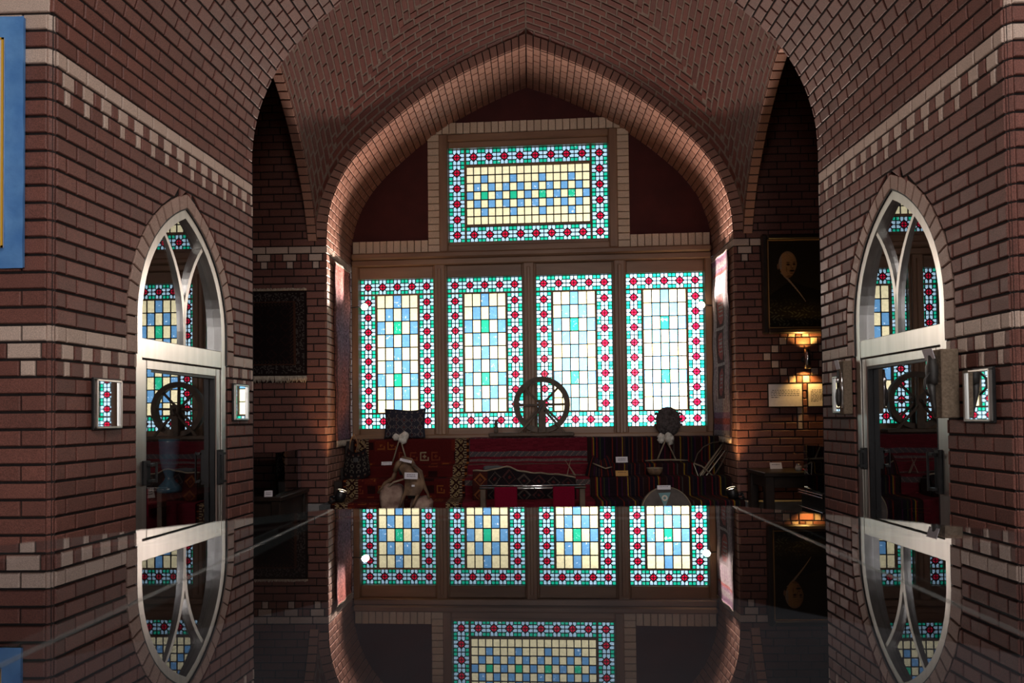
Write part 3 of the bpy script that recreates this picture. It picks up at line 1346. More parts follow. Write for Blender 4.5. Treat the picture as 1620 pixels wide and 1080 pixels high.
# pale brick edge of the side arches
for side, nm in ((-1, 'left'), (1, 'right')):
    b = MB()
    specs = []
    pts = []
    for j in range(41):
        y = VYC + VYH * math.cos(PI * j / 40)
        pts.append((y, vz(side * VX, y)))
    L = [0]
    for i in range(40):
        L.append(L[-1] + math.hypot(pts[i + 1][0] - pts[i][0], pts[i + 1][1] - pts[i][1]))

    def sp(t):
        for i in range(40):
            if L[i + 1] >= t:
                f = (t - L[i]) / max(1e-9, L[i + 1] - L[i])
                return (pts[i][0] + (pts[i + 1][0] - pts[i][0]) * f, pts[i][1] + (pts[i + 1][1] - pts[i][1]) * f)
        return pts[-1]
    n = int(L[-1] / 0.07)
    xa, xb = VX - 0.012, VX + 0.075
    for i in range(n):
        p, q = sp(L[-1] * i / n), sp(L[-1] * (i + 1) / n)
        c4 = [V((side * xa, p[0], p[1] - 0.012)), V((side * xb, p[0], p[1] - 0.012)), V((side * xb, q[0], q[1] - 0.012)), V((side * xa, q[0], q[1] - 0.012))]
        specs.append(make_brick(c4, V((side * 1.9, VYC, E + 0.8)), ROSE, joint=0.008, depth=0.04))
        b.add([V((v.x, v.y, v.z + 0.012)) for v in c4], [(0, 1, 2, 3)])
        # spandrel wall of the side arch up to the roof
        b.add([V((side * (VX + 0.07), p[0], p[1])), V((side * (VX + 0.07), q[0], q[1])), V((side * (VX + 0.07), q[0], E + ZT)), V((side * (VX + 0.07), p[0], E + ZT))], [(0, 1, 2, 3)])
    o = struct('wall_side_arch_' + nm, b, 'mortar_dark', 'slim pale brick edge of the side arch above the %s' % ('dark rug' if side < 0 else 'framed portrait'), 'arch')
    lay(o, specs)

# ---- window wall --------------------------------------------------------
b = MB(NW)
LO = (-1.81, 1.81, -0.19, 1.56)
UP = (-0.89, 0.89, 1.62, 2.865)
b.box((-4.7, 0.0, -E), (4.7, 0.14, LO[2]))
b.box((-4.7, 0.0, LO[2]), (LO[0], 0.14, LO[3]))
b.box((LO[1], 0.0, LO[2]), (4.7, 0.14, LO[3]))
b.box((-4.7, 0.0, LO[3]), (4.7, 0.14, UP[2]))
b.box((-4.7, 0.0, UP[2]), (UP[0], 0.14, UP[3]))
b.box((UP[1], 0.0, UP[2]), (4.7, 0.14, UP[3]))
b.box((-4.7, 0.0, UP[3]), (4.7, 0.14, ZT))
wb = struct('wall_back', b, 'plaster_maroon', 'dark maroon plaster wall around the stained glass windows', 'wall')
# pale soldier bricks round the upper window
specs = []


def nb(x0, x1, z0, z1, hx=None):
    cs = [NW @ V(p) for p in ((x0, -0.03, z0), (x1, -0.03, z0), (x1, -0.03, z1), (x0, -0.03, z1))]
    specs.append(make_brick(cs, NW @ V(((x0 + x1) / 2, -3, z0)), 'brick_soldier', joint=0.006, depth=0.034, jit=0.004))


for s in (-1, 1):
    n = 11
    for i in range(n):
        a, c = 1.01 + (1.785 - 1.01) * i / n, 1.01 + (1.785 - 1.01) * (i + 1) / n
        nb(min(s * a, s * c), max(s * a, s * c), 1.67, 1.795)
    n = 17
    for i in range(n):
        a, c = 1.67 + 1.19 * i / n, 1.67 + 1.19 * (i + 1) / n
        nb(min(s * 0.89, s * 1.01), max(s * 0.89, s * 1.01), a, c)
n = 26
for i in range(n):
    a, c = -0.93 + 1.86 * i / n, -0.93 + 1.86 * (i + 1) / n
    nb(a, c, 2.86, 2.975)
lay(wb, specs)

# ---- wooden framework of the windows ------------------------------------
tr = empty('trim_1', NW @ V((0, 0, -0.17)), 'brown wooden posts and beams holding the stained glass windows', 'window frame', kind='structure')
WC = [-1.346, -0.449, 0.449, 1.346]
WW, WH, WZ = 0.758, 1.52, -0.105
for i, x in enumerate((-1.764, -0.8975, 0.0, 0.8975, 1.764)):
    b = MB(NW)
    hw = 0.055 if 0 < i < 4 else 0.035
    b.box((x - hw, -0.035, -0.17), (x + hw, 0.05, 1.55), bev=0.01)
    if 0 < i < 4:
        b.box((x - 0.018, -0.052, -0.17), (x + 0.018, -0.03, 1.50), bev=0.007)
    b.build('post', 'wood_frame', tr)
b = MB(NW)
b.box((-1.79, -0.05, 1.535), (1.79, 0.13, 1.60), bev=0.01)
b.build('beam', 'wood_beam', tr)
b = MB(NW)
b.box((-1.79, -0.075, 1.60), (1.79, 0.13, 1.665), bev=0.016)
b.build('cornice', 'wood_beam', tr)
b = MB(NW)
b.box((-1.79, -0.06, -0.21), (1.79, 0.13, -0.165), bev=0.01)
b.build('sill', 'wood_beam', tr)
for s in (-1, 1):
    b = MB(NW)
    b.box((s * 0.85 - 0.045, -0.04, 1.665), (s * 0.85 + 0.045, 0.05, 2.86), bev=0.012)
    b.build('post', 'wood_frame', tr)
for z in (1.69, 2.815):
    b = MB(NW)
    b.box((-0.81, -0.035, z - 0.03), (0.81, 0.12, z + 0.045), bev=0.012)
    b.build('rail', 'wood_beam', tr)

# ---- stained glass ------------------------------------------------------
PANE_CACHE = {}
GY = 0.05                      # depth of the glass behind the wall face


def pane_mesh(w_, h_, mat):
    key = (round(w_, 4), round(h_, 4), mat)
    if key not in PANE_CACHE:
        b = MB()
        b.box((-w_ / 2, -0.002, -h_ / 2), (w_ / 2, 0.002, h_ / 2))
        me = bpy.data.meshes.new('pane')
        # one sheet with a slim rim: front face only carries the colour, edges are in the lead
        me.from_pydata([(-w_ / 2, 0, -h_ / 2), (w_ / 2, 0, -h_ / 2), (w_ / 2, 0, h_ / 2), (-w_ / 2, 0, h_ / 2)], [], [(0, 1, 2, 3)])
        me.materials.append(M[mat])
        PANE_CACHE[key] = me
    return PANE_CACHE[key]


def dia_mesh(m):
    key = ('dia', round(m, 4))
    if key not in PANE_CACHE:
        me = bpy.data.meshes.new('red_diamond')
        r, g = 0.285 * m, 0.0
        me.from_pydata([(0, 0, r), (r, 0, 0), (0, 0, -r), (-r, 0, 0), (0, 0, 0)], [], [(0, 1, 4), (1, 2, 4), (2, 3, 4), (3, 0, 4)])
        me.materials.append(M['glass_red'])
        PANE_CACHE[key] = me
    return PANE_CACHE[key]


def module(cx, cz, mw, mh, pale, lead, dia_list):
    """one square of the border: red diamond, eight pale arms, four green corners"""
    a, d, q = 0.25, 0.285, 0.1425

    def P(x, z):
        return V((cx + x * mw, GY, cz + z * mh))
    for sx in (-1, 1):
        for sz in (-1, 1):
            g = [P(sx * 0.5, sz * 0.5), P(sx * a, sz * 0.5), P(sx * a, sz * a), P(sx * 0.5, sz * a)]
            pale.add(g, [(0, 1, 2, 3)], 1)
            v1 = [P(sx * a, sz * 0.5), P(0, sz * 0.5), P(0, sz * d), P(sx * q, sz * q), P(sx * a, sz * a)]
            pale.add(v1, [(0, 1, 2, 3, 4)], 0)
            v2 = [P(sx * 0.5, sz * a), P(sx * a, sz * a), P(sx * q, sz * q), P(sx * d, 0), P(sx * 0.5, 0)]
            pale.add(v2, [(0, 1, 2, 3, 4)], 0)
            for p, q2, wdt in (((a, 0.5), (a, a), 1), ((a, a), (0.5, a), 1), ((a, a), (q, q), 1), ((d, 0), (0, d), 1.15)):
                A, B = P(sx * p[0], sz * p[1]), P(sx * q2[0], sz * q2[1])
                came(lead, A, B, 0.0085 * wdt)
    for p, q2 in (((0, 0.5), (0, -0.5)), ((-0.5, 0), (0.5, 0)), ((-0.5, -0.5), (0.5, -0.5)), ((-0.5, 0.5), (0.5, 0.5)), ((-0.5, -0.5), (-0.5, 0.5)), ((0.5, -0.5), (0.5, 0.5))):
        came(lead, P(*p), P(*q2), 0.0082)
    dia_list.append((cx, cz))


def came(b, A, B, wd, th=0.008):
    """a strip of lead between two points of the glass plane"""
    d = B - A
    d.normalize()
    s = V((-d.z, 0, d.x)) * (wd / 2)
    y0, y1 = V((0, -th / 2, 0)), V((0, th / 2, 0))
    A, B = A - d * wd * 0.3, B + d * wd * 0.3
    vs = [A + s + y0, B + s + y0, B - s + y0, A - s + y0, A + s + y1, B + s + y1, B - s + y1, A - s + y1]
    b.add(vs, [(0, 1, 2, 3), (7, 6, 5, 4), (0, 4, 5, 1), (3, 2, 6, 7)])


def window(idx, cx, z0, W_, H_, upper, label):
    root = empty('window_%d' % idx, NW @ V((cx, 0, z0)), label, 'window', kind='structure')
    x0 = cx - W_ / 2
    pale, lead = MB(NW), MB(NW)
    dias = []
    bars = []
    if not upper:
        m = W_ / 5
        bar_ = (H_ - 10 * m) / 2 if H_ > 10 * m else 0.004
        mh = (H_ - 0.020) / 10
        for i in range(5):
            module(x0 + (i + 0.5) * m, z0 + mh / 2, m, mh, pale, lead, dias)
            module(x0 + (i + 0.5) * m, z0 + H_ - mh / 2, m, mh, pale, lead, dias)
        for j in range(8):
            zc = z0 + mh + 0.010 + (j + 0.5) * mh
            module(x0 + m / 2, zc, m, mh, pale, lead, dias)
            module(x0 + W_ - m / 2, zc, m, mh, pale, lead, dias)
        ca, cb = x0 + m + 0.016, x0 + W_ - m - 0.016
        za, zb_ = z0 + mh + 0.010, z0 + H_ - mh - 0.010
        for z in (z0 + mh + 0.005, z0 + H_ - mh - 0.005):
            bars.append(((x0, z - 0.008), (x0 + W_, z + 0.008)))
        for x in (x0 + m + 0.008, x0 + W_ - m - 0.008):
            bars.append(((x - 0.010, za), (x + 0.010, zb_)))
        rows = ['CCBCC', 'CBCBC', 'BCGCB', 'CBCBC', 'CCBCC', 'CBCBC', 'BCGCB', 'CBCBC', 'CCBCC']
        mods = (m, mh)
    else:
        m = H_ / 6
        n = 8
        mw = (W_ - 2 * m - 0.03) / n
        for j in range(6):
            module(x0 + m / 2, z0 + (j + 0.5) * m, m, m, pale, lead, dias)
            module(x0 + W_ - m / 2, z0 + (j + 0.5) * m, m, m, pale, lead, dias)
        for i in range(n):
            module(x0 + m + 0.015 + (i + 0.5) * mw, z0 + m / 2, mw, m, pale, lead, dias)
            module(x0 + m + 0.015 + (i + 0.5) * mw, z0 + H_ - m / 2, mw, m, pale, lead, dias)
        ca, cb = x0 + m + 0.018, x0 + W_ - m - 0.018
        za, zb_ = z0 + m + 0.022, z0 + H_ - m - 0.022
        for x in (x0 + m + 0.0075, x0 + W_ - m - 0.0075):
            bars.append(((x - 0.010, z0), (x + 0.010, z0 + H_)))
        for z in (z0 + m + 0.011, z0 + H_ - m - 0.011):
            bars.append(((x0 + m, z - 0.012), (x0 + W_ - m, z + 0.012)))
        rows = []
        for r in range(7):
            row = ''
            for c in range(1, 18):
                k = 'C'
                if r in (1, 5) and c in (3, 7, 11, 15):
                    k = 'B'
                if r in (2, 4) and c % 2 == 0:
                    k = 'B'
                if r == 3 and c % 4 == 1:
                    k = 'B'
                if r == 3 and c % 4 == 3:
                    k = 'G'
                row += k
            rows.append(row)
    nr, nc = len(rows), len(rows[0])
    pw_, ph = (cb - ca) / nc, (zb_ - za) / nr
    for r in range(nr):
        for c in range(nc):
            mt = {'C': 'glass_cream', 'B': 'glass_blue', 'G': 'glass_green'}[rows[r][c]]
            p = V((ca + (c + 0.5) * pw_, GY, zb_ - (r + 0.5) * ph))
            link('pane', pane_mesh(pw_, ph, mt), root, NW @ Matrix.Translation(p))
    for c in range(nc + 1):
        x = ca + c * pw_
        came(lead, V((x, GY, za)), V((x, GY, zb_)), 0.0105)
    for r in range(nr + 1):
        z = za + r * ph
        came(lead, V((ca, GY, z)), V((cb, GY, z)), 0.0105)
    mm = mods[0] if not upper else m
    for (x, z) in dias:
        link('red_diamond', dia_mesh(mm), root, NW @ Matrix.Translation(V((x, GY - 0.0008, z))))
    o = pale.build('border_panes', ['glass_pale', 'glass_jade'], root)
    o['kind'] = 'stuff'
    o = lead.build('lead_lattice', 'lead', root)
    o['kind'] = 'stuff'
    for lo, hi in bars:
        b = MB(NW)
        b.box((lo[0], GY - 0.016, lo[1]), (hi[0], GY + 0.016, hi[1]), bev=0.003)
        b.build('glazing_bar', 'wood_frame', root)
    # sash
    fw, fz = (0.016, 0.03) if not upper else (0.012, 0.012)
    for lo, hi, mt in (((x0 - fw - 0.02, z0 - 0.07), (x0, z0 + H_ + 0.135), 'wood_frame'), ((x0 + W_, z0 - 0.07), (x0 + W_ + fw + 0.02, z0 + H_ + 0.135), 'wood_frame'),
                       ((x0, z0 - 0.07), (x0 + W_, z0), 'wood_beam'), ((x0, z0 + H_), (x0 + W_, z0 + H_ + 0.12), 'wood_beam')):
        b = MB(NW)
        b.box((lo[0], 0.0, lo[1]), (hi[0], 0.058, hi[1]), bev=0.006)
        b.build('sash', mt, root)
    # the sky opening: guides the sampling of daylight through this window
    area_light('daylight', NW @ V((cx, GY + 0.05, z0 + H_ / 2)), (-PI / 2, 0, -math.atan(SKEW)), W_, H_, 1, (1, 1, 1), portal=True)


labs = ['tall stained glass window behind the square woven cushion', 'tall stained glass window left of the spinning wheel, second of four',
        'tall stained glass window right of the spinning wheel, third of four', 'tall bright stained glass window behind the round tufted bag']
for i in range(4):
    window(i + 1, WC[i], WZ, WW, WH, False, labs[i])
window(5, 0.0, 1.772, 1.604, 0.955, True, 'wide stained glass window high up under the arch')

#@@OBJECTS
# ------------------------------------------------------------------ showcase doors in the passage piers
def wall_frame(side, y, z=0.0):
    o = passage_pt(side, y, z)
    d = (passage_pt(side, y + 0.1, z) - passage_pt(side, y - 0.1, z)).normalized()
    u = d if side < 0 else -d
    dep = V((0, 0, 1)).cross(u)
    m = Matrix((u, dep, V((0, 0, 1)))).transposed().to_4x4()
    m.translation = o
    return m


def band(b, outer, inner, y0, y1, mat=None):
    """a strip between two polylines of the local x,z plane, extruded in y"""
    n = len(outer)
    vs = [V((p[0], y0, p[1])) for p in outer] + [V((p[0], y0, p[1])) for p in inner] \
        + [V((p[0], y1, p[1])) for p in outer] + [V((p[0], y1, p[1])) for p in inner]
    fs = []
    for i in range(n - 1):
        fs += [(i, i + 1, n + i + 1, n + i), (2 * n + i, 3 * n + i, 3 * n + i + 1, 2 * n + i + 1),
               (i, 2 * n + i, 2 * n + i + 1, i + 1), (n + i, n + i + 1, 3 * n + i + 1, 3 * n + i)]
    for i in (0, n - 1):
        fs.append((i, n + i, 3 * n + i, 2 * n + i))
    b.add(vs, fs, mat)


def arch_line(off, zb):
    a, r = DA - off, DR - off
    th = math.acos((DR - DA) / r)
    right = [((DA - DR) + r * math.cos(th * i / 14), DSP + r * math.sin(th * i / 14)) for i in range(15)]
    left = [(-x, z) for x, z in right]
    return [(-a, zb)] + left + right[::-1][1:] + [(a, zb)]


ZBOT = -1.12
TZ0, TZ1 = 0.295, 0.39
for side, idx in ((-1, 1), (1, 2)):
    W = wall_frame(side, DOOR[side])
    lab = 'steel framed pointed glass door of the showcase holding a blue vase' if side < 0 else 'steel framed pointed glass door beside the hanging leather tools'
    root = empty('door_%d' % idx, W @ V((0, 0, ZBOT)), lab, 'door', kind='structure')
    b = MB(W)
    band(b, arch_line(0.002, ZBOT), arch_line(0.046, ZBOT), 0.012, 0.06)
    b.build('frame', 'steel', root)
    b = MB(W)
    band(b, arch_line(-0.012, 0.31), arch_line(0.004, 0.31), 0.006, 0.05)
    b.build('reveal_strip', 'black_metal', root)
    b = MB(W)
    b.box((-DA + 0.046, 0.014, TZ0), (DA - 0.046, 0.058, TZ1), bev=0.003)
    b.build('transom', 'steel', root)
    # Y tracery
    def tr_x(z):
        dz = max(0.0, z - DSP)
        return DR - math.sqrt(max(0.0, DR * DR - dz * dz))

    def in_h(z):
        h = door_half(z, False) - 0.046 if z >= DSP else DA - 0.046
        return max(0.0, h)
    zt = [TZ1 + i * (0.955 - TZ1) / 16 for i in range(17)]
    for s2 in (-1, 1):
        b = MB(W)
        band(b, [(s2 * (tr_x(z) + 0.012), z) for z in zt], [(s2 * (tr_x(z) - 0.012), z) for z in zt], 0.018, 0.052)
        b.build('tracery', 'steel', root)
    # panes of the arched head; the glass sits a little askew in its frame
    SWV = 0.052 if side < 0 else -0.044
    zs_ = [TZ1 + i * (1.05 - TZ1) / 30 for i in range(31)]
    for nm_, fn in (('pane', 0), ('pane', -1), ('pane', 1)):
        L_, R_ = [], []
        for z in zs_:
            h, t = in_h(z), tr_x(z)
            if fn == 0:
                if min(h, t) >= 0:
                    L_.append((-min(h, t) - 0.001, z))
                    R_.append((min(h, t) + 0.001, z))
            elif h > t:
                x1, x2 = sorted((fn * h, fn * t))
                L_.append((x1, z))
                R_.append((x2, z))
        b = MB(W)
        for i in range(len(L_) - 1):
            b.add([V((p[0], 0.036 + SWV * p[0], p[1])) for p in (L_[i], R_[i], R_[i + 1], L_[i + 1])], [(0, 1, 2, 3)])
        b.build(nm_, 'glass_door', root)
    # the door leaf
    leaf = None
    X1 = DA - 0.05
    b = MB(W)
    for (p, q) in (((-X1, ZBOT), (-X1 + 0.042, TZ0 - 0.004)), ((X1 - 0.042, ZBOT), (X1, TZ0 - 0.004))):
        b.box((p[0], 0.02, p[1]), (q[0], 0.055, q[1]), bev=0.004)
    b.box((-X1 + 0.04, 0.02, TZ0 - 0.05), (X1 - 0.04, 0.055, TZ0 - 0.004), bev=0.004)
    b.box((-X1 + 0.04, 0.02, ZBOT), (X1 - 0.04, 0.055, ZBOT + 0.09), bev=0.004)
    leaf = b.build('door_leaf', 'steel', root)
    b = MB(W)
    band(b, [(-X1 + 0.042, ZBOT + 0.09), (-X1 + 0.042, TZ0 - 0.05), (X1 - 0.042, TZ0 - 0.05), (X1 - 0.042, ZBOT + 0.09)],
         [(-X1 + 0.054, ZBOT + 0.09), (-X1 + 0.054, TZ0 - 0.062), (X1 - 0.054, TZ0 - 0.062), (X1 - 0.054, ZBOT + 0.09)], 0.024, 0.05)
    b.build('gasket', 'black_metal', leaf)
    b = MB(W)
    gx = X1 - 0.045
    b.add([(-gx, 0.038 - SWV * gx, ZBOT + 0.08), (gx, 0.038 + SWV * gx, ZBOT + 0.08), (gx, 0.038 + SWV * gx, TZ0 - 0.05), (-gx, 0.038 - SWV * gx, TZ0 - 0.05)], [(0, 1, 2, 3)])
    b.build('pane', 'glass_door', leaf)
    for s2, z1, z2 in ((-1, -0.30, -0.185), (1, -0.36, -0.165)):
        b = MB(W)
        b.box((s2 * (X1 - 0.02) - 0.018, -0.004, z1), (s2 * (X1 - 0.02) + 0.018, 0.02, z2), bev=0.003)
        b.box((s2 * (X1 - 0.05) - 0.006, -0.028, z1 + 0.01), (s2 * (X1 - 0.05) + 0.006, -0.02, z2 - 0.01), bev=0.002)
        for zz in (z1 + 0.02, z2 - 0.02):
            b.box((s2 * (X1 - 0.035) - 0.02, -0.026, zz - 0.006), (s2 * (X1 - 0.035) + 0.02, 0.0, zz + 0.006))
        b.build('handle', 'black_metal', leaf)
    # recess of the showcase behind the glass
    xl, xr = (-0.44, 0.58) if side < 0 else (-0.58, 0.44)
    b = MB(W)
    y0, y1 = 0.062, 0.66
    z0, z1 = ZBOT, 1.12
    b.add([(xl, y1, z0), (xr, y1, z0), (xr, y1, z1), (xl, y1, z1)], [(0, 1, 2, 3)])
    b.add([(xl, y0, z0), (xl, y1, z0), (xl, y1, z1), (xl, y0, z1)], [(0, 1, 2, 3)])
    b.add([(xr, y0, z0), (xr, y1, z0), (xr, y1, z1), (xr, y0, z1)], [(0, 1, 2, 3)])
    b.add([(xl, y0, z0), (xr, y0, z0), (xr, y1, z0), (xl, y1, z0)], [(0, 1, 2, 3)])
    b.add([(xl, y0, z1), (xr, y0, z1), (xr, y1, z1), (xl, y1, z1)], [(0, 1, 2, 3)])
    b.build('recess', 'plaster_dark', root)
    # added glowing strip and point light, hidden by the near jamb, brighten the showcase
    b = MB(W)
    b.box((side * 0.425 - 0.012, 0.09, -0.18), (side * 0.425 + 0.012, 0.115, 0.22), bev=0.004)
    b.build('added_strip', 'added_strip_glow', root)
    l = bpy.data.lights.new('added_strip_fill', 'POINT')
    l.energy = 2.6 if side < 0 else 0.3
    l.color = (1.0, 0.86, 0.70)
    l.shadow_soft_size = 0.06
    o = bpy.data.objects.new('added_strip_fill', l)
    o.parent = root
    COL.objects.link(o)
    o.matrix_parent_inverse = Matrix.Translation(root.location).inverted()
    o.matrix_basis = Matrix.Translation(W @ V((side * 0.395, 0.11, 0.02)))
    zsh = -0.40 if side < 0 else -0.55
    b = MB(W)
    b.box((xl, 0.075, zsh - 0.03), (xr, 0.64, zsh), bev=0.004)
    b.build('shelf', 'cloth_red_dark' if side < 0 else 'wood_dark', root)


def card(name, loc, w_, h_, label, tilt=0.25, rz=0.0, mat='paper', lines=2, group=None, roll=0.0):
    """small label card that leans back, with its printed lines"""
    Mx = Matrix.Translation(loc) @ Matrix.Rotation(rz, 4, 'Z') @ Matrix.Rotation(roll, 4, 'Y') @ Matrix.Rotation(-tilt, 4, 'X')
    root = empty(name, loc, label, 'label', group)
    b = MB(Mx)
    b.box((-w_ / 2, -0.001, 0), (w_ / 2, 0.002, h_))
    b.box((-w_ * 0.3, 0.002, 0), (w_ * 0.3, 0.012, 0.004))
    b.build('sheet', mat, root)
    b = MB(Mx)
    for k in range(lines):
        z = h_ * (0.62 - 0.26 * k)
        x = -w_ * 0.32
        while x < w_ * 0.3:
            l = w_ * RND.uniform(0.06, 0.16)
            b.box((x, -0.0016, z), (min(x + l, w_ * 0.34), -0.001, z + h_ * 0.09))
            x += l + w_ * 0.04
    o = b.build('print', 'ink', root)
    o['kind'] = 'stuff'
    return root


# vase and card in the left showcase
WL, WR = wall_frame(-1, DOOR[-1]), wall_frame(1, DOOR[1])
pv = V((-2.03, 3.86, E - 0.40))
root = empty('vase', pv, 'blue ceramic vase with waisted foot inside the showcase', 'vase')
b = MB()
b.lathe([(0.001, 0.0), (0.062, 0.0), (0.066, 0.012), (0.060, 0.03), (0.030, 0.065), (0.022, 0.085), (0.026, 0.10), (0.040, 0.135), (0.050, 0.19), (0.054, 0.28), (0.056, 0.30), (0.050, 0.302), (0.046, 0.28), (0.001, 0.27)], 28, pv)
b.build('body', 'ceramic_blue', root, True)
b = MB()
b.lathe([(0.001, 0.30), (0.057, 0.30), (0.058, 0.306), (0.02, 0.312), (0.018, 0.325), (0.027, 0.335), (0.018, 0.345), (0.024, 0.36), (0.012, 0.375), (0.001, 0.385)], 24, pv)
b.build('lid', 'wood_old', root, True)
card('label_card', V((-1.985, 3.575, E - 0.40)), 0.06, 0.05, 'folded white label card on the red shelf beside the blue vase', 0.3, math.radians(60))
pb = V((1.99, 3.50, E - 0.55))
root = empty('bowl', pb + V((-0.02, 0.02, 0)), 'dark shallow bowl inside the showcase by the leather tools', 'bowl')
b = MB()
b.lathe([(0.001, 0.0), (0.045, 0.0), (0.075, 0.03), (0.085, 0.06), (0.08, 0.06), (0.065, 0.03), (0.001, 0.012)], 24, pb + V((-0.02, 0.02, 0)))
b.build('body', 'wood_dark', root, True)
b = MB()
b.lathe([(0.081, 0.058), (0.087, 0.058), (0.087, 0.064), (0.081, 0.064)], 24, pb + V((-0.02, 0.02, 0)))
b.build('rim', 'gilt', root, True)
pb2 = V((1.955, 3.33, E - 0.55))
bk = MB()
bk.box(pb2 + V((-0.05, -0.04, 0)), pb2 + V((0.05, 0.06, 0.17)), bev=0.006)
o = bk.build('display_block', 'wood_dark')
tag(o, 'dark wooden block under the card in the showcase by the leather tools', 'block')
card('label_card', pb2 + V((0, 0, 0.17)), 0.06, 0.05, 'white label card on the dark block behind the showcase glass', 0.3, math.radians(-60))

# framed little mirrors on the piers
for side, yy, zc, lab in ((-1, 2.923, 0.075, 'small dark framed mirror on the pier nearest the blue banner'),
                          (-1, 4.065, 0.105, 'small dark framed mirror on the blue banner pier, far side of the door'),
                          (1, 2.818, 0.065, 'small dark framed mirror beside the block with the black leather tool'),
                          (1, 3.985, 0.107, 'small dark framed mirror half hidden by the hanging spoon')):
    W = wall_frame(side, yy, zc)
    root = empty('wall_mirror', W @ V((0, 0, -0.105)), lab, 'mirror', 'small framed mirrors on the passage piers')
    b = MB(W)
    w2, h2 = 0.08, 0.104
    for lo, hi in (((-w2, -h2), (-w2 + 0.010, h2)), ((w2 - 0.010, -h2), (w2, h2)), ((-w2, h2 - 0.010), (w2, h2)), ((-w2, -h2), (w2, -h2 + 0.010))):
        b.box((lo[0], -0.024, lo[1]), (hi[0], -0.001, hi[1]), bev=0.002)
    b.build('frame', 'steel', root)
    b = MB(W)
    b.box((-w2 - 0.006, -0.012, -h2 - 0.006), (w2 + 0.006, -0.0005, h2 + 0.006), bev=0.002)
    b.build('backing', 'black_metal', root)
    b = MB(W)
    sw = (0.052 if side < 0 else -0.044) * (w2 - 0.009)
    b.add([(-w2 + 0.009, -0.017 - sw, -h2 + 0.009), (w2 - 0.009, -0.017 + sw, -h2 + 0.009), (w2 - 0.009, -0.017 + sw, h2 - 0.009), (-w2 + 0.009, -0.017 - sw, h2 - 0.009)], [(0, 1, 2, 3)])
    b.build('mirror_glass', 'mirror', root)

# leather tools hanging by the right door
W = wall_frame(1, 2.985, 0.12)
root = empty('leather_tool', W @ V((0, 0, -0.14)), 'black leather tool tied to a rough pale block by the door', 'tool')
b = MB(W)
b.box((-0.035, -0.075, -0.145), (0.035, -0.001, 0.145), bev=0.004)
b.build('board', 'board_fibre', root)
b = MB(W)
b.blob((0, -0.095, 0.05), (0.026, 0.024, 0.075), 14, 10, lambda d: 1 + 0.12 * math.sin(9 * d.z))
b.tube([(0.0, -0.10, 0.0), (0.004, -0.098, -0.05), (0.002, -0.09, -0.10), (0.0, -0.085, -0.14)], [0.018, 0.013, 0.009, 0.005])
pch = b.build('pouch', 'leather_black', root, True)
b = MB(W)
b.tube([(0.012, -0.11, 0.05), (0.02, -0.135, 0.02), (0.016, -0.138, -0.02), (0.006, -0.115, -0.05)], 0.005)
b.build('strap', 'leather_black', pch, True)
b = MB(W @ Matrix.Translation((0.0, -0.10, 0.105)) @ Matrix.Rotation(0.3, 4, 'X'))
b.box((-0.035, -0.002, 0), (0.035, 0.0, 0.045))
b.build('label', 'paper', root)
W = wall_frame(1, 3.895, 0.14)
root = empty('hanging_spoon', W @ V((0, 0, -0.14)), 'carved dark spoon with silver bands hanging on a pale block', 'spoon')
b = MB(W)
b.box((-0.028, -0.05, -0.145), (0.028, -0.001, 0.15), bev=0.004)
b.build('board', 'board_fibre', root)
b = MB(W)
b.tube([(0, -0.066, 0.10), (0, -0.068, 0.05), (0.003, -0.07, 0.0)], [0.006, 0.008, 0.007])
b.blob((0.004, -0.07, -0.05), (0.018, 0.014, 0.055), 12, 8)
b.build('spoon', 'leather_black', root, True)
b = MB(W)
b.tube([(0, -0.07, 0.055), (0.002, -0.07, 0.03)], 0.0095)
b.tube([(0.02, -0.058, 0.09), (0.022, -0.056, 0.0), (0.02, -0.055, -0.11)], [0.004, 0.006, 0.008])
b.build('silver_band', 'chrome', root, True)
b = MB(W @ Matrix.Translation((0.0, -0.065, 0.105)) @ Matrix.Rotation(0.2, 4, 'X'))
b.box((-0.022, -0.002, 0), (0.022, 0.0, 0.05))
b.build('label', 'paper', root)

# blue banner on the left pier
bx0, bx1 = -2.78, -1.943
bz0, bz1 = 0.594, 1.575
root = empty('banner', (bx1 - 0.3, YN - 0.012, E + bz0), 'blue satin banner with a printed sheet edged in gold', 'banner')
nbx, nbz = 40, 50


def ban(u, v):
    x, z = bx0 + (bx1 - bx0) * u, bz1 + (bz0 - bz1) * v
    return V((x, YN - 0.016 - 0.002 * math.sin(u * 31 + v * 9) - 0.0016 * math.sin(v * 37 + u * 12), E + z))


b = MB()
vs = [ban(i / nbx, j / nbz) for j in range(nbz + 1) for i in range(nbx + 1)]
fs = [(j * (nbx + 1) + i, (j + 1) * (nbx + 1) + i, (j + 1) * (nbx + 1) + i + 1, j * (nbx + 1) + i + 1) for j in range(nbz) for i in range(nbx)]
b.add(vs, fs)
b.build('fabric', 'banner_blue', root, True)
b = MB()
b.box((bx0 + 0.004, YN - 0.013, E + bz0 + 0.004), (bx1 - 0.003, YN - 0.002, E + bz1 - 0.004))
b.build('backing_board', 'banner_blue', root)
sx0, sx1, sz0, sz1 = -2.70, -2.016, 0.672, 1.487
b = MB()
b.box((sx0, YN - 0.024, E + sz0), (sx1, YN - 0.018, E + sz1))
b.build('sheet', 'paper', root)
b = MB()
for lo, hi in (((sx0, sz0), (sx0 + 0.008, sz1)), ((sx1 - 0.008, sz0), (sx1, sz1)), ((sx0, sz0), (sx1, sz0 + 0.008)), ((sx0, sz1 - 0.008), (sx1, sz1))):
    b.box((lo[0], YN - 0.0256, E + lo[1]), (hi[0], YN - 0.022, E + hi[1]))
b.build('gold_border', 'gold', root)
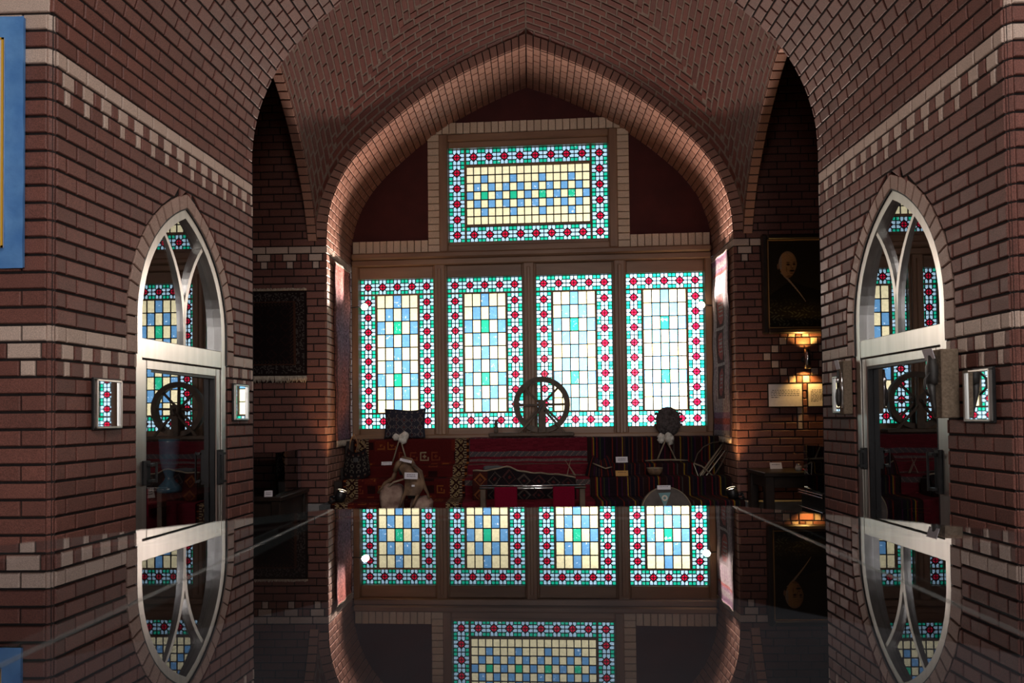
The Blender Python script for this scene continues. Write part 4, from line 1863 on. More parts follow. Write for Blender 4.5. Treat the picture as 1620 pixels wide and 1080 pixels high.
tail = ['', '', 'r', '', 'r', '', 's,', 'u', 'l,', 'b-', 'h', 'o', 'e-', 'la', 'u', 'lə', 'ə', 'a', 'ə', 'in', 'm', 'mi', 'm', 'in', 'n', 'if', 'r-', 'lə', 'ıp', 'və', 'e-', 'yi', 'm', 'n', 'ir', 'ə-', '', '', 'də', '', '', '', 'as,', 'də']
tx = bpy.data.curves.new('print', 'FONT')
tx.body = '\n'.join(tail)
tx.size = 0.021
tx.align_x = 'RIGHT'
tx.space_line = 0.86
tx.materials.append(M['ink'])
tmp = bpy.data.objects.new('print', tx)
COL.objects.link(tmp)
bpy.context.view_layer.update()
tme = bpy.data.meshes.new_from_object(tmp.evaluated_get(bpy.context.evaluated_depsgraph_get()))
bpy.data.objects.remove(tmp)
to = link('print', tme, root, Matrix.Translation((sx1 - 0.013, YN - 0.0248, E + sz1 - 0.035)) @ Matrix.Rotation(PI / 2, 4, 'X'))
to['kind'] = 'stuff'

# ------------------------------------------------------------------ stepped platform in the niche
ST = [(6.845, 6.64, -0.215), (6.64, 6.47, -0.455), (6.47, 6.25, -0.560), (6.25, 5.86, -0.728), (5.86, 5.55, -1.00)]
root = empty('stepped_platform', (0, 6.2, 0), 'dark stepped platform carrying the rugs below the windows', 'platform')
for i, (ya, yb, z) in enumerate(ST):
    b = MB()
    hw = 1.785 if yb > 6.15 else 1.80
    b.box((-hw, yb + 0.004, 0.0), (hw, ya + 0.002, E + z), bev=0.006)
    b.build('step', 'cloth_grey' if i > 2 else 'wood_dark', root)


def step_path(extra=0.0, top_back=6.84, end=-0.98, lift=0.012, upto=4):
    pts = [(top_back, ST[0][2] + lift)]
    for i in range(upto):
        ya, yb, z = ST[i]
        zn = ST[i + 1][2] if i + 1 < upto else end
        pts += [(yb + 0.012, z + lift), (yb - lift, z + lift - 0.012), (yb - lift, zn + lift + 0.014)]
        if i + 1 < upto:
            pts += [(yb - lift - 0.012, zn + lift)]
    L = [0]
    for a, c in zip(pts[:-1], pts[1:]):
        L.append(L[-1] + math.hypot(a[0] - c[0], a[1] - c[1]))
    return pts, L


def on_path(pl, t):
    pts, L = pl
    t = max(0, min(L[-1], t))
    for i in range(len(L) - 1):
        if L[i + 1] >= t:
            f = (t - L[i]) / max(1e-9, L[i + 1] - L[i])
            return (pts[i][0] + (pts[i + 1][0] - pts[i][0]) * f, pts[i][1] + (pts[i + 1][1] - pts[i][1]) * f)
    return pts[-1]


def hsh(i, j, k=0):
    n = (i * 374761393 + j * 668265263 + k * 2147483647) & 0xffffffff
    n = ((n ^ (n >> 13)) * 1274126177) & 0xffffffff
    return ((n ^ (n >> 16)) & 0xffff) / 65535.0


def motif_rug(x, y, W_, seed=0):
    """deep red field with hooked squares, pale edge bands with a chain of crosses"""
    dark, mar, org, crm = (0.030, 0.006, 0.006), (0.105, 0.011, 0.010), (0.30, 0.085, 0.022), (0.36, 0.27, 0.17)
    for e, sgn in ((x, 1), (W_ - x, -1)):
        if e < 0.035:
            return org if int(y / 0.02) % 3 == 0 and e > 0.012 else dark
        if e < 0.05:
            return crm if int(y / 0.012) % 2 else dark
        if e < 0.125:
            q = ((y / 0.075) % 1.0) - 0.5
            p = (e - 0.0875) / 0.075
            if abs(abs(p) - abs(q)) < 0.14 or (abs(p) < 0.1 and abs(q) > 0.4):
                return dark
            return (0.34, 0.24, 0.12)
        if e < 0.145:
            return crm if int(y / 0.012) % 2 else dark
    i, j = int(x / 0.105), int(y / 0.105)
    p, q = (x / 0.105) % 1 - 0.5, (y / 0.105) % 1 - 0.5
    m_ = max(abs(p), abs(q))
    h = hsh(i, j, seed)
    if h < 0.42:
        c = org if h < 0.26 else crm if h < 0.32 else (0.22, 0.045, 0.02)
        if 0.27 < m_ < 0.37 and not (p > 0.2 and q < 0):
            return c
        if m_ < 0.14 and (abs(p) < 0.05 or abs(q) < 0.05):
            return c
        return (0.15, 0.02, 0.012) if h < 0.2 else mar
    if h > 0.86 and m_ < 0.36:
        return dark
    return mar


def step_rug(name, label, x0, x1, colfn, cell=0.012, pl=None, wob=0.004, group=None):
    pl = pl or step_path()
    Lt = pl[1][-1]
    nu, nv = int((x1 - x0) / cell), int(Lt / cell)

    def P(u, v):
        yy, zz = on_path(pl, v * Lt)
        sag = wob * (math.sin(u * 23 + v * 11) + math.sin(v * 41 + u * 7)) * 0.5
        return V((x0 + (x1 - x0) * u + wob * math.sin(v * 9), yy - abs(sag) * 0.6, E + zz + abs(sag)))
    o = cloth(name, P, nu, nv, lambda u, v: colfn(u * (x1 - x0), v * Lt), None, 0.007)
    return tag(o, label, 'rug', group)


step_rug('step_rug', 'dark red rug with hooked square motifs draped down the steps', -1.70, -0.592, lambda x, y: motif_rug(x, y, 1.115))


def red_kilim(x, y):
    t = y / 1.0
    j = int(y / 0.012)
    base = (0.165, 0.014, 0.026)
    for c, wd, col in ((0.36, 0.022, (0.10, 0.085, 0.095)), (0.425, 0.010, (0.16, 0.11, 0.11)), (0.49, 0.02, (0.115, 0.09, 0.09)), (0.58, 0.008, (0.2, 0.12, 0.10)),
                       (0.72, 0.02, (0.13, 0.09, 0.08)), (0.80, 0.012, (0.17, 0.10, 0.08)), (0.95, 0.02, (0.1, 0.08, 0.08)), (0.18, 0.03, (0.06, 0.03, 0.04))):
        if abs(y - c) < wd:
            return col if (int(x / 0.012) + j) % 5 else (0.24, 0.15, 0.14)
    k = 0.8 + 0.4 * hsh(int(x / 0.05), j, 5)
    return tuple(v * k for v in base)


step_rug('step_rug', 'plain crimson flat-woven rug with grey bands under the spinning wheel', -0.588, 0.530, red_kilim, wob=0.006, pl=step_path(lift=0.017))
STRIPES = []
R2 = random.Random(5)
xx = 0
while xx < 130:
    base = R2.choice([(0.018, 0.010, 0.014), (0.022, 0.010, 0.018), (0.030, 0.012, 0.012), (0.014, 0.012, 0.020)])
    for _ in range(R2.randint(2, 6)):
        STRIPES.append(base)
        xx += 1
    STRIPES.append(R2.choice([(0.17, 0.012, 0.02), (0.10, 0.010, 0.03), (0.06, 0.03, 0.03), (0.16, 0.02, 0.012), (0.07, 0.06, 0.055), (0.04, 0.045, 0.02), (0.05, 0.012, 0.04), (0.03, 0.02, 0.03)]))
    xx += 1


def stripe_kilim(x, y):
    i = int(x / 0.0105)
    if i % 26 == 5:
        return (0.30, 0.18, 0.02)
    return STRIPES[min(i, len(STRIPES) - 1)]


step_rug('step_rug', 'dark rug with thin vertical coloured stripes draped down the steps', 0.534, 1.775, stripe_kilim, cell=0.0105, pl=step_path(lift=0.013))

# ------------------------------------------------------------------ spinning wheel
SY = 6.76
c0 = V((0.112, SY, E + 0.115))
zs0 = E - 0.215 + 0.026
root = empty('spinning_wheel', V((0, SY, zs0)), 'old dark wooden spinning wheel standing before the windows', 'spinning wheel')
b = MB()
b.box((-0.405, SY - 0.075, zs0), (0.42, SY + 0.075, zs0 + 0.038), bev=0.008)
b.build('base_board', 'wood_old', root)
b = MB()
n = 40
pr = [(0.222, -0.03), (0.272, -0.034), (0.276, 0.0), (0.272, 0.034), (0.222, 0.03)]
vs, fs = [], []
for i in range(n):
    a = 2 * PI * i / n
    for r, y in pr:
        r2 = r * (1 + 0.004 * math.sin(a * 5))
        vs.append(c0 + V((r2 * math.cos(a), y, r2 * math.sin(a))))
for i in range(n):
    for j in range(5):
        fs.append((i * 5 + j, i * 5 + (j + 1) % 5, ((i + 1) % n) * 5 + (j + 1) % 5, ((i + 1) % n) * 5 + j))
b.add(vs, fs)
b.build('rim', 'wood_old', root)
b = MB()
b.lathe([(0.001, -0.09), (0.018, -0.09), (0.018, -0.05), (0.034, -0.045), (0.034, 0.045), (0.018, 0.05), (0.018, 0.09), (0.001, 0.09)], 16, c0, (0, 1, 0))
b.build('hub', 'wood_old', root)
for i in range(8):
    a = 2 * PI * i / 8 + 0.02
    b = MB()
    b.bar(c0 + V((0.028 * math.cos(a), 0, 0.028 * math.sin(a))), c0 + V((0.228 * math.cos(a), 0, 0.228 * math.sin(a))), 0.022, 0.020, (0, 1, 0), bev=0.003)
    b.build('spoke', 'wood_old', root)
for dy in (-0.062, 0.062):
    b = MB()
    b.bar(V((c0.x, SY + dy, zs0 + 0.036)), c0 + V((0, dy, 0.045)), 0.075 if dy < 0 else 0.06, 0.024, (0, 1, 0), bev=0.004)
    b.build('upright', 'wood_old', root)
for sx, dx in ((-1, 0.225), (1, 0.215)):
    b = MB()
    b.bar(V((c0.x + sx * dx, SY - 0.066, zs0 + 0.036)), c0 + V((sx * 0.02, -0.066, -0.05)), 0.024, 0.016, (0, 1, 0), bev=0.003)
    b.build('brace', 'wood_old', root)
b = MB()
b.box((-0.355, SY - 0.03, zs0 + 0.036), (-0.315, SY + 0.03, zs0 + 0.10), bev=0.006)
b.lathe([(0.001, 0.10), (0.014, 0.10), (0.018, 0.125), (0.012, 0.15), (0.004, 0.17), (0.001, 0.172)], 12, (-0.335, SY, zs0))
b.build('spindle_post', 'wood_old', root)
b = MB()
b.tube([(-0.375, SY, zs0 + 0.155), (-0.335, SY, zs0 + 0.15), (-0.29, SY, zs0 + 0.14)], 0.004, 6)
b.build('spindle', 'black_metal', root)
b = MB()
b.tube([c0 + V((0, -0.09, 0)), c0 + V((0.0, -0.105, 0)), c0 + V((-0.03, -0.11, -0.06)), c0 + V((-0.03, -0.15, -0.06))], 0.007, 6)
b.build('crank', 'black_metal', root)


# ------------------------------------------------------------------ things on the steps
def diamond_cloth(u, v, seed=0):
    a, c = u * 5, v * 4
    p, q = a % 1 - 0.5, c % 1 - 0.5
    m_ = abs(p) + abs(q)
    ind, crm, rd = (0.045, 0.045, 0.065), (0.20, 0.17, 0.16), (0.13, 0.035, 0.03)
    if v < 0.18:
        return crm if int(u * 30) % 4 == 0 and 0.05 < v < 0.13 else ind
    if 0.40 < m_ < 0.50:
        return crm
    if 0.22 < m_ < 0.31:
        return (0.14, 0.11, 0.12)
    if m_ < 0.12:
        return rd
    return ind


# square cushion
pc = V((-1.235, 6.80, E - 0.215 + 0.02))
root = empty('cushion', pc, 'square woven cushion with pale diamonds leaning on the window', 'cushion')
Mx = Matrix.Translation(pc) @ Matrix.Rotation(-0.16, 4, 'X')


def pil(sgn):
    def P(u, v):
        x, z = (u - 0.5) * 0.41, (1 - v) * 0.275
        eu, ev = 1 - abs(2 * u - 1) ** 3.0, 1 - abs(2 * v - 1) ** 3.0
        t = 0.055 * (max(0, eu) * max(0, ev)) ** 0.5
        x *= 1 - 0.05 * (1 - (2 * v - 1) ** 2)
        z += 0.012 * ((2 * u - 1) ** 2) * (1 if v < 0.5 else -0.3) + 0.006 * math.sin(u * 7)
        return Mx @ V((x, -sgn * t, z))
    return P


cloth('front', pil(1), 44, 32, lambda u, v: diamond_cloth(u, v), root, 0.001)
cloth('back', lambda u, v: pil(-1)(1 - u, v), 20, 16, lambda u, v: (0.04, 0.03, 0.035), root, 0.001)
b = MB()
edge = [pil(1)(u, 0.0) for u in [i / 16 for i in range(17)]]
b.tube(edge, 0.005, 6)
b.build('piping', 'leather_black', root, True)

# round tufted bag
pc = V((1.335, 6.79, E - 0.215 + 0.014))
root = empty('tufted_bag', pc, 'round grey bag of tufted weave with side tassels before the bright window', 'bag')
b = MB()
RB2 = random.Random(3)
b.blob(pc + V((0, 0, 0.14)), (0.115, 0.06, 0.14), 22, 16, lambda d: 1 + 0.03 * math.sin(d.x * 17 + d.z * 23), e=0.85)
b.build('body', 'tuft_wool', root, True)
for k in range(90):
    th, ph = RB2.uniform(-1.2, 1.3), RB2.uniform(PI, 2 * PI)
    d = V((math.cos(th) * math.cos(ph), math.cos(th) * math.sin(ph), math.sin(th)))
    if k == 0:
        tb = MB()
    p = pc + V((d.x * 0.113, d.y * 0.062, 0.14 + d.z * 0.137))
    tb.blob(p, (0.012, 0.012, 0.012), 6, 4)
o = tb.build('tufts', ['tuft_wool'], root)
o['kind'] = 'stuff'
for s in (-1, 1):
    for k in range(3):
        b = MB()
        z = 0.10 + k * 0.055
        b.tube([pc + V((s * 0.09, -0.01, z)), pc + V((s * 0.118, -0.012, z + 0.012)), pc + V((s * (0.138 - 0.006 * k), -0.012, z + 0.004))], [0.014, 0.013, 0.007], 7)
        b.build('tassel', 'wood_old', root, True)


def distaff(px, Y, zt, ys, label, flat):
    """white wool on a pair of crossed sticks"""
    top = at(px, 700, Y)
    foot = E + zt
    root = empty('wool_distaff', V((top.x, Y, foot)), label, 'distaff', 'wool distaffs on the steps')
    b = MB()
    R3 = random.Random(int(px))
    for k in range(9):
        a = R3.uniform(0, 2 * PI)
        b.blob(top + V((0.045 * math.cos(a), 0.018 * math.sin(a), 0.03 + R3.uniform(-0.035, 0.035))), (0.036, 0.028, 0.034), 9, 6, lambda d: 1 + 0.15 * math.sin(13 * d.x + 7 * d.z))
    b.build('wool', 'wool_white', root, True)
    for s, dx in ((-1, -ys), (1, ys)):
        b = MB()
        b.tube([top + V((s * 0.004, -0.02, 0.02)), V((top.x + dx, Y - 0.03, foot + 0.012))], [0.006, 0.008], 7)
        b.build('stick', 'hide', root, True)
    if flat:
        b = MB()
        b.tube([V((top.x - 0.20, Y - 0.035, foot + 0.012)), V((top.x - 0.07, Y - 0.04, foot + 0.018)), V((top.x + 0.07, Y - 0.04, foot + 0.018)), V((top.x + 0.20, Y - 0.035, foot + 0.012))], [0.005, 0.009, 0.009, 0.005], 7)
        b.build('cross_stick', 'hide', root, True)


distaff(631, 6.60, -0.432, 0.07, 'white wool tuft on crossed sticks before the square cushion', False)
distaff(1050, 6.60, -0.436, 0.09, 'white wool tuft on crossed sticks below the round tufted bag', True)

# curved saddle bag at the left end
pc = V((-1.60, 6.36, E - 0.56 + 0.022))
root = empty('saddle_bag', pc, 'dark patterned woven bag with looped straps in the corner by the pale fringe', 'bag')


def bagc(u, v):
    p, q = (u * 6) % 1 - 0.5, (v * 5) % 1 - 0.5
    m_ = abs(p) + abs(q)
    return (0.13, 0.11, 0.09) if 0.28 < m_ < 0.4 else (0.10, 0.03, 0.02) if m_ < 0.12 else (0.016, 0.012, 0.014)


def bagp(u, v):
    a = -PI + u * PI
    z = (1 - v) * 0.25
    r = 0.12 * (1 - 0.35 * (1 - v) ** 2)
    return pc + V((r * math.cos(a) * 1.05, r * math.sin(a) * 0.6 * (0.6 + 0.5 * v), z + 0.02 * math.cos(a * 2)))


cloth('pouch', bagp, 36, 24, bagc, root, 0.01)
b = MB()
b.blob(pc + V((0, 0.0, 0.115)), (0.105, 0.05, 0.112), 16, 10)
b.build('filling', 'leather_black', root, True)
for dx, hgt in ((-0.03, 0.40), (0.035, 0.36)):
    b = MB()
    b.tube([pc + V((dx - 0.045, 0.0, 0.2)), pc + V((dx - 0.03, 0.02, hgt * 0.85)), pc + V((dx, 0.03, hgt)), pc + V((dx + 0.028, 0.02, hgt * 0.85)), pc + V((dx + 0.055, 0.0, 0.2))], 0.011, 8, flat=0.5)
    b.build('strap', 'leather', root, True)

# wool-beating bow and sticks at the right end
pr_ = V((1.60, 6.40, E - 0.545))
root = empty('wool_bow', pr_, 'bundle of carding bow and thin sticks leaning on the striped steps', 'carding bow')
top = at(1141, 700, 6.55)
bot = at(1103, 751, 6.33)
for k, (dx, dz, r) in enumerate(((0, 0, 0.009), (0.02, -0.02, 0.006), (0.05, -0.05, 0.005))):
    b = MB()
    b.tube([bot + V((dx, 0.0, dz * 0.3)), top + V((dx * 0.6, 0, dz))], [r * 1.1, r * 0.8], 7)
    b.build('stick', 'hide' if k != 2 else 'bone', root, True)
b = MB()
A, B = at(1094, 733, 6.36), at(1139, 699, 6.55)
mid = (A + B) / 2 + V((-0.05, -0.02, 0.05))
b.tube([A, A.lerp(mid, 0.5) + V((-0.012, 0, 0.012)), mid, mid.lerp(B, 0.5) + V((-0.008, 0, 0.014)), B], 0.005, 6)
b.build('bow', 'wood_old', root, True)
b = MB()
b.tube([at(1093, 733, 6.36), at(1106, 738, 6.34), at(1124, 754, 6.32)], 0.007, 7)
b.build('cross_bar', 'hide', root, True)
b = MB()
b.tube([at(1124, 753, 6.32), at(1136, 735, 6.36), at(1146, 715, 6.42), at(1146, 700, 6.5)], 0.006, 6)
b.build('bow', 'wood_old', root, True)
b = MB()
b.tube([at(1093, 734, 6.36), at(1101, 756, 6.3)], 0.0035, 6)
b.tube([at(1101, 756, 6.3), at(1109, 745, 6.32)], 0.0035, 6)
b.build('cord', 'bone', root, True)

# pack saddle of leather
py_ = 5.74
ps = V((at(641, 800, py_).x, py_, E - 1.0))
root = empty('pack_saddle', ps, 'old leather pack saddle with two pale side pads and straps', 'saddle')


def spx(x, y, d=0.0):
    return at(x, y, py_ + d)


b = MB()
b.blob(spx(618, 793, 0.02), (0.096, 0.085, 0.135), 36, 26, lambda d: 1 + 0.045 * math.sin(6 * d.x + 4 * d.z) + 0.022 * math.sin(21 * d.z + 5 * d.x) + 0.012 * math.sin(31 * d.x), e=0.6)
b.build('pad', 'leather_pale', root, True)
b = MB()
b.blob(spx(664, 806, 0.02), (0.093, 0.085, 0.10), 36, 26, lambda d: 1 + 0.04 * math.sin(5 * d.x - 6 * d.z) + 0.02 * math.sin(23 * d.z - 4 * d.x) + 0.012 * math.sin(27 * d.x), e=0.55)
b.build('pad', 'leather_pale', root, True)
b = MB()                                     # hide that hangs down the middle and splits below
rows_ = [(731, 632, 646, 0.02), (742, 628, 652, -0.01), (752, 634, 660, -0.04), (764, 638, 667, -0.075), (776, 637, 666, -0.09), (786, 635, 660, -0.10)]
prev = None
vs, fs = [], []
for (yy, xa, xb, d) in rows_:
    for k in range(7):
        f = k / 6
        p = spx(xa + (xb - xa) * f, yy, d - 0.03 * math.sin(PI * f))
        vs.append(p)
for r in range(len(rows_) - 1):
    for k in range(6):
        fs.append((r * 7 + k, r * 7 + k + 1, (r + 1) * 7 + k + 1, (r + 1) * 7 + k))
m_ = len(vs)
vs += [v + V((0, 0.02, 0)) for v in vs]
fs += [tuple(m_ + i for i in f[::-1]) for f in fs]
b.add(vs, fs)
b.tube([spx(637, 785, -0.1), spx(632, 798, -0.10), spx(625, 812, -0.09)], [0.035, 0.026, 0.018], 8, flat=0.4)
b.tube([spx(658, 785, -0.1), spx(652, 798, -0.11), spx(646, 812, -0.10)], [0.035, 0.026, 0.018], 8, flat=0.4)
b.build('flap', 'leather', root, True)
b = MB()
b.tube([spx(606, 792, -0.02), spx(608, 775, -0.03), spx(620, 765, -0.05), spx(636, 760, -0.05)], [0.022, 0.020, 0.018, 0.014], 8, flat=0.45)
b.build('strap', 'hide', root, True)
b = MB()
b.tube([spx(651, 738, -0.03), spx(662, 748, -0.05), spx(667, 768, -0.05), spx(674, 782, -0.03), spx(679, 800, 0.0)], [0.026, 0.032, 0.03, 0.016, 0.012], 8, flat=0.5)
b.build('strap', 'leather', root, True)
b = MB()
b.tube([spx(597, 782, 0.06), spx(608, 766, 0.04), spx(620, 758, 0.02), spx(625, 742, 0.0)], [0.03, 0.034, 0.032, 0.02], 8, flat=0.5)
b.build('strap', 'leather', root, True)
b = MB()
b.tube([spx(622, 748, -0.01), spx(627, 736, -0.01), spx(636, 728, 0.0), spx(647, 731, 0.0), spx(654, 741, -0.01)], [0.02, 0.024, 0.024, 0.024, 0.018], 9)
b.build('pommel', 'leather', root, True)
b = MB()
b.tube([spx(628, 745, 0.03), spx(640, 742, 0.04), spx(650, 752, 0.03), spx(652, 790, 0.02)], [0.05, 0.06, 0.07, 0.05], 9)
b.build('core', 'leather_black', root, True)
b = MB()
b.box(spx(648.5, 772, -0.125), spx(653.5, 769, -0.123))
b.build('tag', 'paper', root)
card('label_card', spx(647.5, 760, -0.135), 0.108, 0.052, 'white label card on the front of the pack saddle', 0.12, 0.0, roll=0.04)
card('label_card', spx(639, 733, -0.05), 0.10, 0.022, 'narrow tilted label card on top of the pack saddle', 0.3, 0.0, roll=0.24, lines=1)
card('label_card', V((at(609, 739, 6.50).x, 6.50, E - 0.437)), 0.10, 0.033, 'low white label card on the red rug by the square cushion', 0.35, lines=1)
card('label_card', V((at(981, 737, 6.50).x, 6.50, E - 0.434)), 0.11, 0.055, 'white label card on the upper striped step', 0.3)
card('label_card', V((at(981, 760, 6.27).x, 6.275, E - 0.540)), 0.112, 0.05, 'amber label card on the lower striped step', 0.3, mat='paper_amber', lines=1)

# wooden bowl
pb = V((at(1032, 757, 6.35).x, 6.345, E - 0.541))
root = empty('wooden_bowl', pb, 'small brown wooden bowl on the striped rug above the round sieve', 'bowl')
b = MB()
b.lathe([(0.001, 0.004), (0.045, 0.004), (0.066, 0.03), (0.071, 0.062), (0.064, 0.062), (0.058, 0.03), (0.001, 0.015)], 26, pb)
b.build('body', 'leather', root, True)
b = MB()
b.lathe([(0.063, 0.060), (0.073, 0.060), (0.073, 0.068), (0.063, 0.068)], 26, pb)
b.build('rim', 'hide', root, True)

# round sieve or drum
R0_ = 0.205
cy = 5.72
cc = V((at(1049, 800, cy).x, cy, E - 1.0 + R0_ + 0.006))
Rm = Matrix.Translation(cc) @ Matrix.Rotation(-0.10, 4, 'X')
root = empty('frame_drum', V((cc.x, cy, E - 1.0)), 'round hide frame drum with a pale hoop leaning on the lowest step', 'drum')
b = MB(Rm)
b.lathe([(R0_ - 0.006, -0.04), (R0_, -0.04), (R0_, 0.04), (R0_ - 0.006, 0.04)], 48, (0, 0, 0), (0, 1, 0))
b.build('hoop', 'hide', root, True)
b = MB(Rm)
b.lathe([(0.001, -0.036), (R0_ - 0.007, -0.036), (R0_ - 0.007, -0.033), (0.001, -0.033)], 48, (0, 0, 0), (0, 1, 0))
b.build('skin', 'drum_skin', root, False)
b = MB(Rm)
b.prism([(-0.065, 0.155), (0.035, 0.16), (-0.015, 0.035)], -0.041, -0.037)
b.build('emblem', 'teal', root)
b = MB(Rm)
b.lathe([(0.012, -0.001), (0.024, -0.001), (0.024, 0.001), (0.012, 0.001)], 20, (-0.015, -0.042, 0.115), (0, 1, 0))
b.build('emblem_ring', 'bone', root)
card('label_card', Rm @ V((-0.02, -0.048, R0_ - 0.022)), 0.108, 0.034, 'white label card on the rim of the round frame drum', 0.1, lines=1)

# striped sack folded on the steps
pk = V((at(950, 762, 6.36).x - 0.02, 6.345, E - 0.545))
root = empty('striped_sack', pk, 'dark striped sack slumped between crimson and striped rugs', 'sack')


def skp(u, v):
    a = -PI * 1.02 + u * PI * 1.04
    z = (1 - v) ** 0.9 * (0.17 + 0.02 * math.sin(u * 9))
    r = 0.115 * (0.45 + 0.6 * math.sqrt(max(0, v + 0.02))) * (1 + 0.06 * math.sin(u * 14))
    return pk + V((r * math.cos(a) * 1.1, r * math.sin(a) * 0.62, z))


cloth('cloth', skp, 40, 22, lambda u, v: STRIPES[int(u * 60) + 10], root, 0.008)
b = MB()
b.tube([pk + V((-0.07, -0.05, 0.12)), pk + V((-0.02, -0.085, 0.10)), pk + V((0.04, -0.085, 0.075)), pk + V((0.10, -0.05, 0.085))], 0.006, 6)
b.build('cord', 'hide', root, True)

# rolled carpet bundle
xa, xb = at(746, 760, 6.05).x, at(908, 760, 6.05).x
pk = V(((xa + xb) / 2, 6.03, E - 0.728 + 0.017))
root = empty('carpet_bundle', pk, 'folded carpet bundle with dark diamonds on the crimson steps', 'carpet bundle')


def bh(u):
    return 0.245 + 0.035 * math.exp(-((u - 0.33) / 0.10) ** 2) - 0.075 * max(0, u - 0.3) - 0.03 * max(0, u - 0.9) * 6


def bcol(u, v):
    if v < 0.30:
        return (0.12, 0.08, 0.065) if v > 0.24 else (0.085, 0.045, 0.04)
    x, y = u * 7, (v - 0.3) * 2.6
    p, q = x % 1 - 0.5, y % 1 - 0.5
    m_ = abs(p) + abs(q)
    k = int(x)
    rd, dk, tn = (0.16, 0.045, 0.02), (0.016, 0.011, 0.014), (0.10, 0.075, 0.065)
    if k == 0:
        return (0.26, 0.09, 0.03) if 0.30 < m_ < 0.42 else rd if m_ < 0.16 else (0.06, 0.014, 0.012)
    if 0.36 < m_ < 0.46:
        return tn if k % 2 else (0.075, 0.03, 0.03)
    if m_ < 0.13:
        return (0.09, 0.02, 0.02)
    return dk


def bunp(u, v):
    x = xa + (xb - xa) * u
    h = bh(u)
    a = v * 1.25                      # over the top and down the front
    if a < 0.35:
        f = a / 0.35
        return V((x, 6.15 - 0.10 * f, pk.z + h * (0.93 + 0.07 * math.sin(f * PI / 2)) + 0.004 * math.sin(u * 40)))
    f = min(1.0, (a - 0.35) / 0.9)
    bul = 0.03 * math.sin(f * PI) + 0.006 * math.sin(u * 25 + f * 6)
    return V((x, 6.05 - 0.05 * f - bul, pk.z + h * (1 - f)))


cloth('carpet', bunp, 90, 34, bcol, root, 0.012)
b = MB()
vs = [V((xa + (xb - xa) * i / 10, yy, pk.z + (bh(i / 10) - 0.02) * t)) for i in range(11) for yy, t in ((6.17, 0.0), (6.17, 0.9), (6.05, 0.98), (6.012, 0.0))]
fs = [(i * 4 + j, i * 4 + (j + 1) % 4, (i + 1) * 4 + (j + 1) % 4, (i + 1) * 4 + j) for i in range(10) for j in range(4)] + [(0, 1, 2, 3), (43, 42, 41, 40)]
b.add(vs, fs)
b.build('inner_folds', 'leather_black', root)
b = MB()
b.tube([bunp(i / 30, 0.27) + V((0, -0.004, 0.004)) for i in range(31)], 0.007, 6)
b.build('edge_cord', 'hide', root, True)
# folded cloth on top of the bundle, comb and twigs
pf = bunp(0.20, 0.08)
b = MB()
b.blob(pf + V((0, 0.02, 0.018)), (0.105, 0.05, 0.022), 20, 8, lambda d: 1 + 0.08 * math.sin(d.x * 8), e=0.7)
o = b.build('folded_cloth', 'cloth_grey', None, True)
tag(o, 'small dark folded cloth lying on the carpet bundle', 'cloth')
b = MB()
pk2 = V((at(866, 740, 6.36).x, 6.38, E - 0.536))
b.tube([pk2 + V((-0.09, 0, 0.008)), pk2 + V((-0.06, 0, 0.013)), pk2 + V((0.03, 0, 0.010)), pk2 + V((0.09, 0, 0.006))], [0.006, 0.012, 0.009, 0.004], 8)
o = b.build('weaving_knife', 'leather_black', None, True)
tag(o, 'dark wooden weaving knife lying on the crimson rug', 'tool')
pk2 = V((at(898, 742, 6.33).x, 6.36, E - 0.541))
root = empty('twig_bundle', pk2, 'few thin pale twigs beside the end of the carpet bundle', 'twigs')
for dx, dz, ex in ((-0.03, 0.14, 0.05), (0.02, 0.15, -0.02), (0.0, 0.10, 0.06)):
    b = MB()
    b.tube([pk2 + V((ex, -0.02, 0.004)), pk2 + V((dx, 0.02, dz))], [0.004, 0.002], 6)
    b.build('twig', 'hide', root, True)

# loom stand with two magenta cloths
yl = 5.66
lx, rx = at(762, 790, yl).x, at(918, 790, yl).x
zr = at(838, 772, yl).z
root = empty('rail_stand', V(((lx + rx) / 2, yl, E - 1.0)), 'dark wooden stand with two metal rails before the carpet bundle', 'stand')
for x in (lx, rx):
    b = MB()
    b.box((x - 0.022, yl - 0.035, E - 1.0), (x + 0.022, yl + 0.035, zr - 0.012), bev=0.004)
    b.box((x - 0.025, yl - 0.12, E - 1.0), (x + 0.025, yl + 0.12, E - 0.965), bev=0.004)
    b.build('leg', 'wood_old', root)
for dy, dz in ((-0.022, -0.006), (0.03, 0.008)):
    b = MB()
    b.tube([(lx - 0.03, yl + dy, zr + dz), (rx + 0.03, yl + dy, zr + dz)], 0.0075, 10)
    b.build('rail', 'chrome', root, True)
b = MB()
b.tube([V((0.025, yl - 0.02, zr - 0.006)) + V((0, 0.013 * math.cos(2 * PI * i / 14), 0.013 * math.sin(2 * PI * i / 14))) for i in range(14)], 0.005, 6, closed=True)
b.build('ring', 'black_metal', root, True)
for (xa_, xb_), lab in (((780, 816), 'magenta cloth over the rail in front of the orange diamond'), ((872, 906), 'magenta cloth over the rail near the striped rug')):
    X0_, X1_ = at(xa_, 790, yl).x, at(xb_, 790, yl).x

    def hang(u, v):
        x = X0_ + (X1_ - X0_) * u
        if v < 0.12:
            a = v / 0.12 * PI
            return V((x, yl - 0.022 + 0.0125 * math.cos(a), zr - 0.006 + 0.0125 * math.sin(a)))
        f = (v - 0.12) / 0.88
        return V((x + 0.004 * f * math.sin(u * 6), yl - 0.0345 - 0.005 * f * (0.5 + 0.5 * math.sin(u * 9 + 1)), zr - 0.006 - 0.22 * f))
    o = cloth('hanging_cloth', hang, 14, 30, lambda u, v: (0.23, 0.004, 0.028), None, 0.003)
    tag(o, lab, 'cloth', 'magenta cloths on the rail stand')

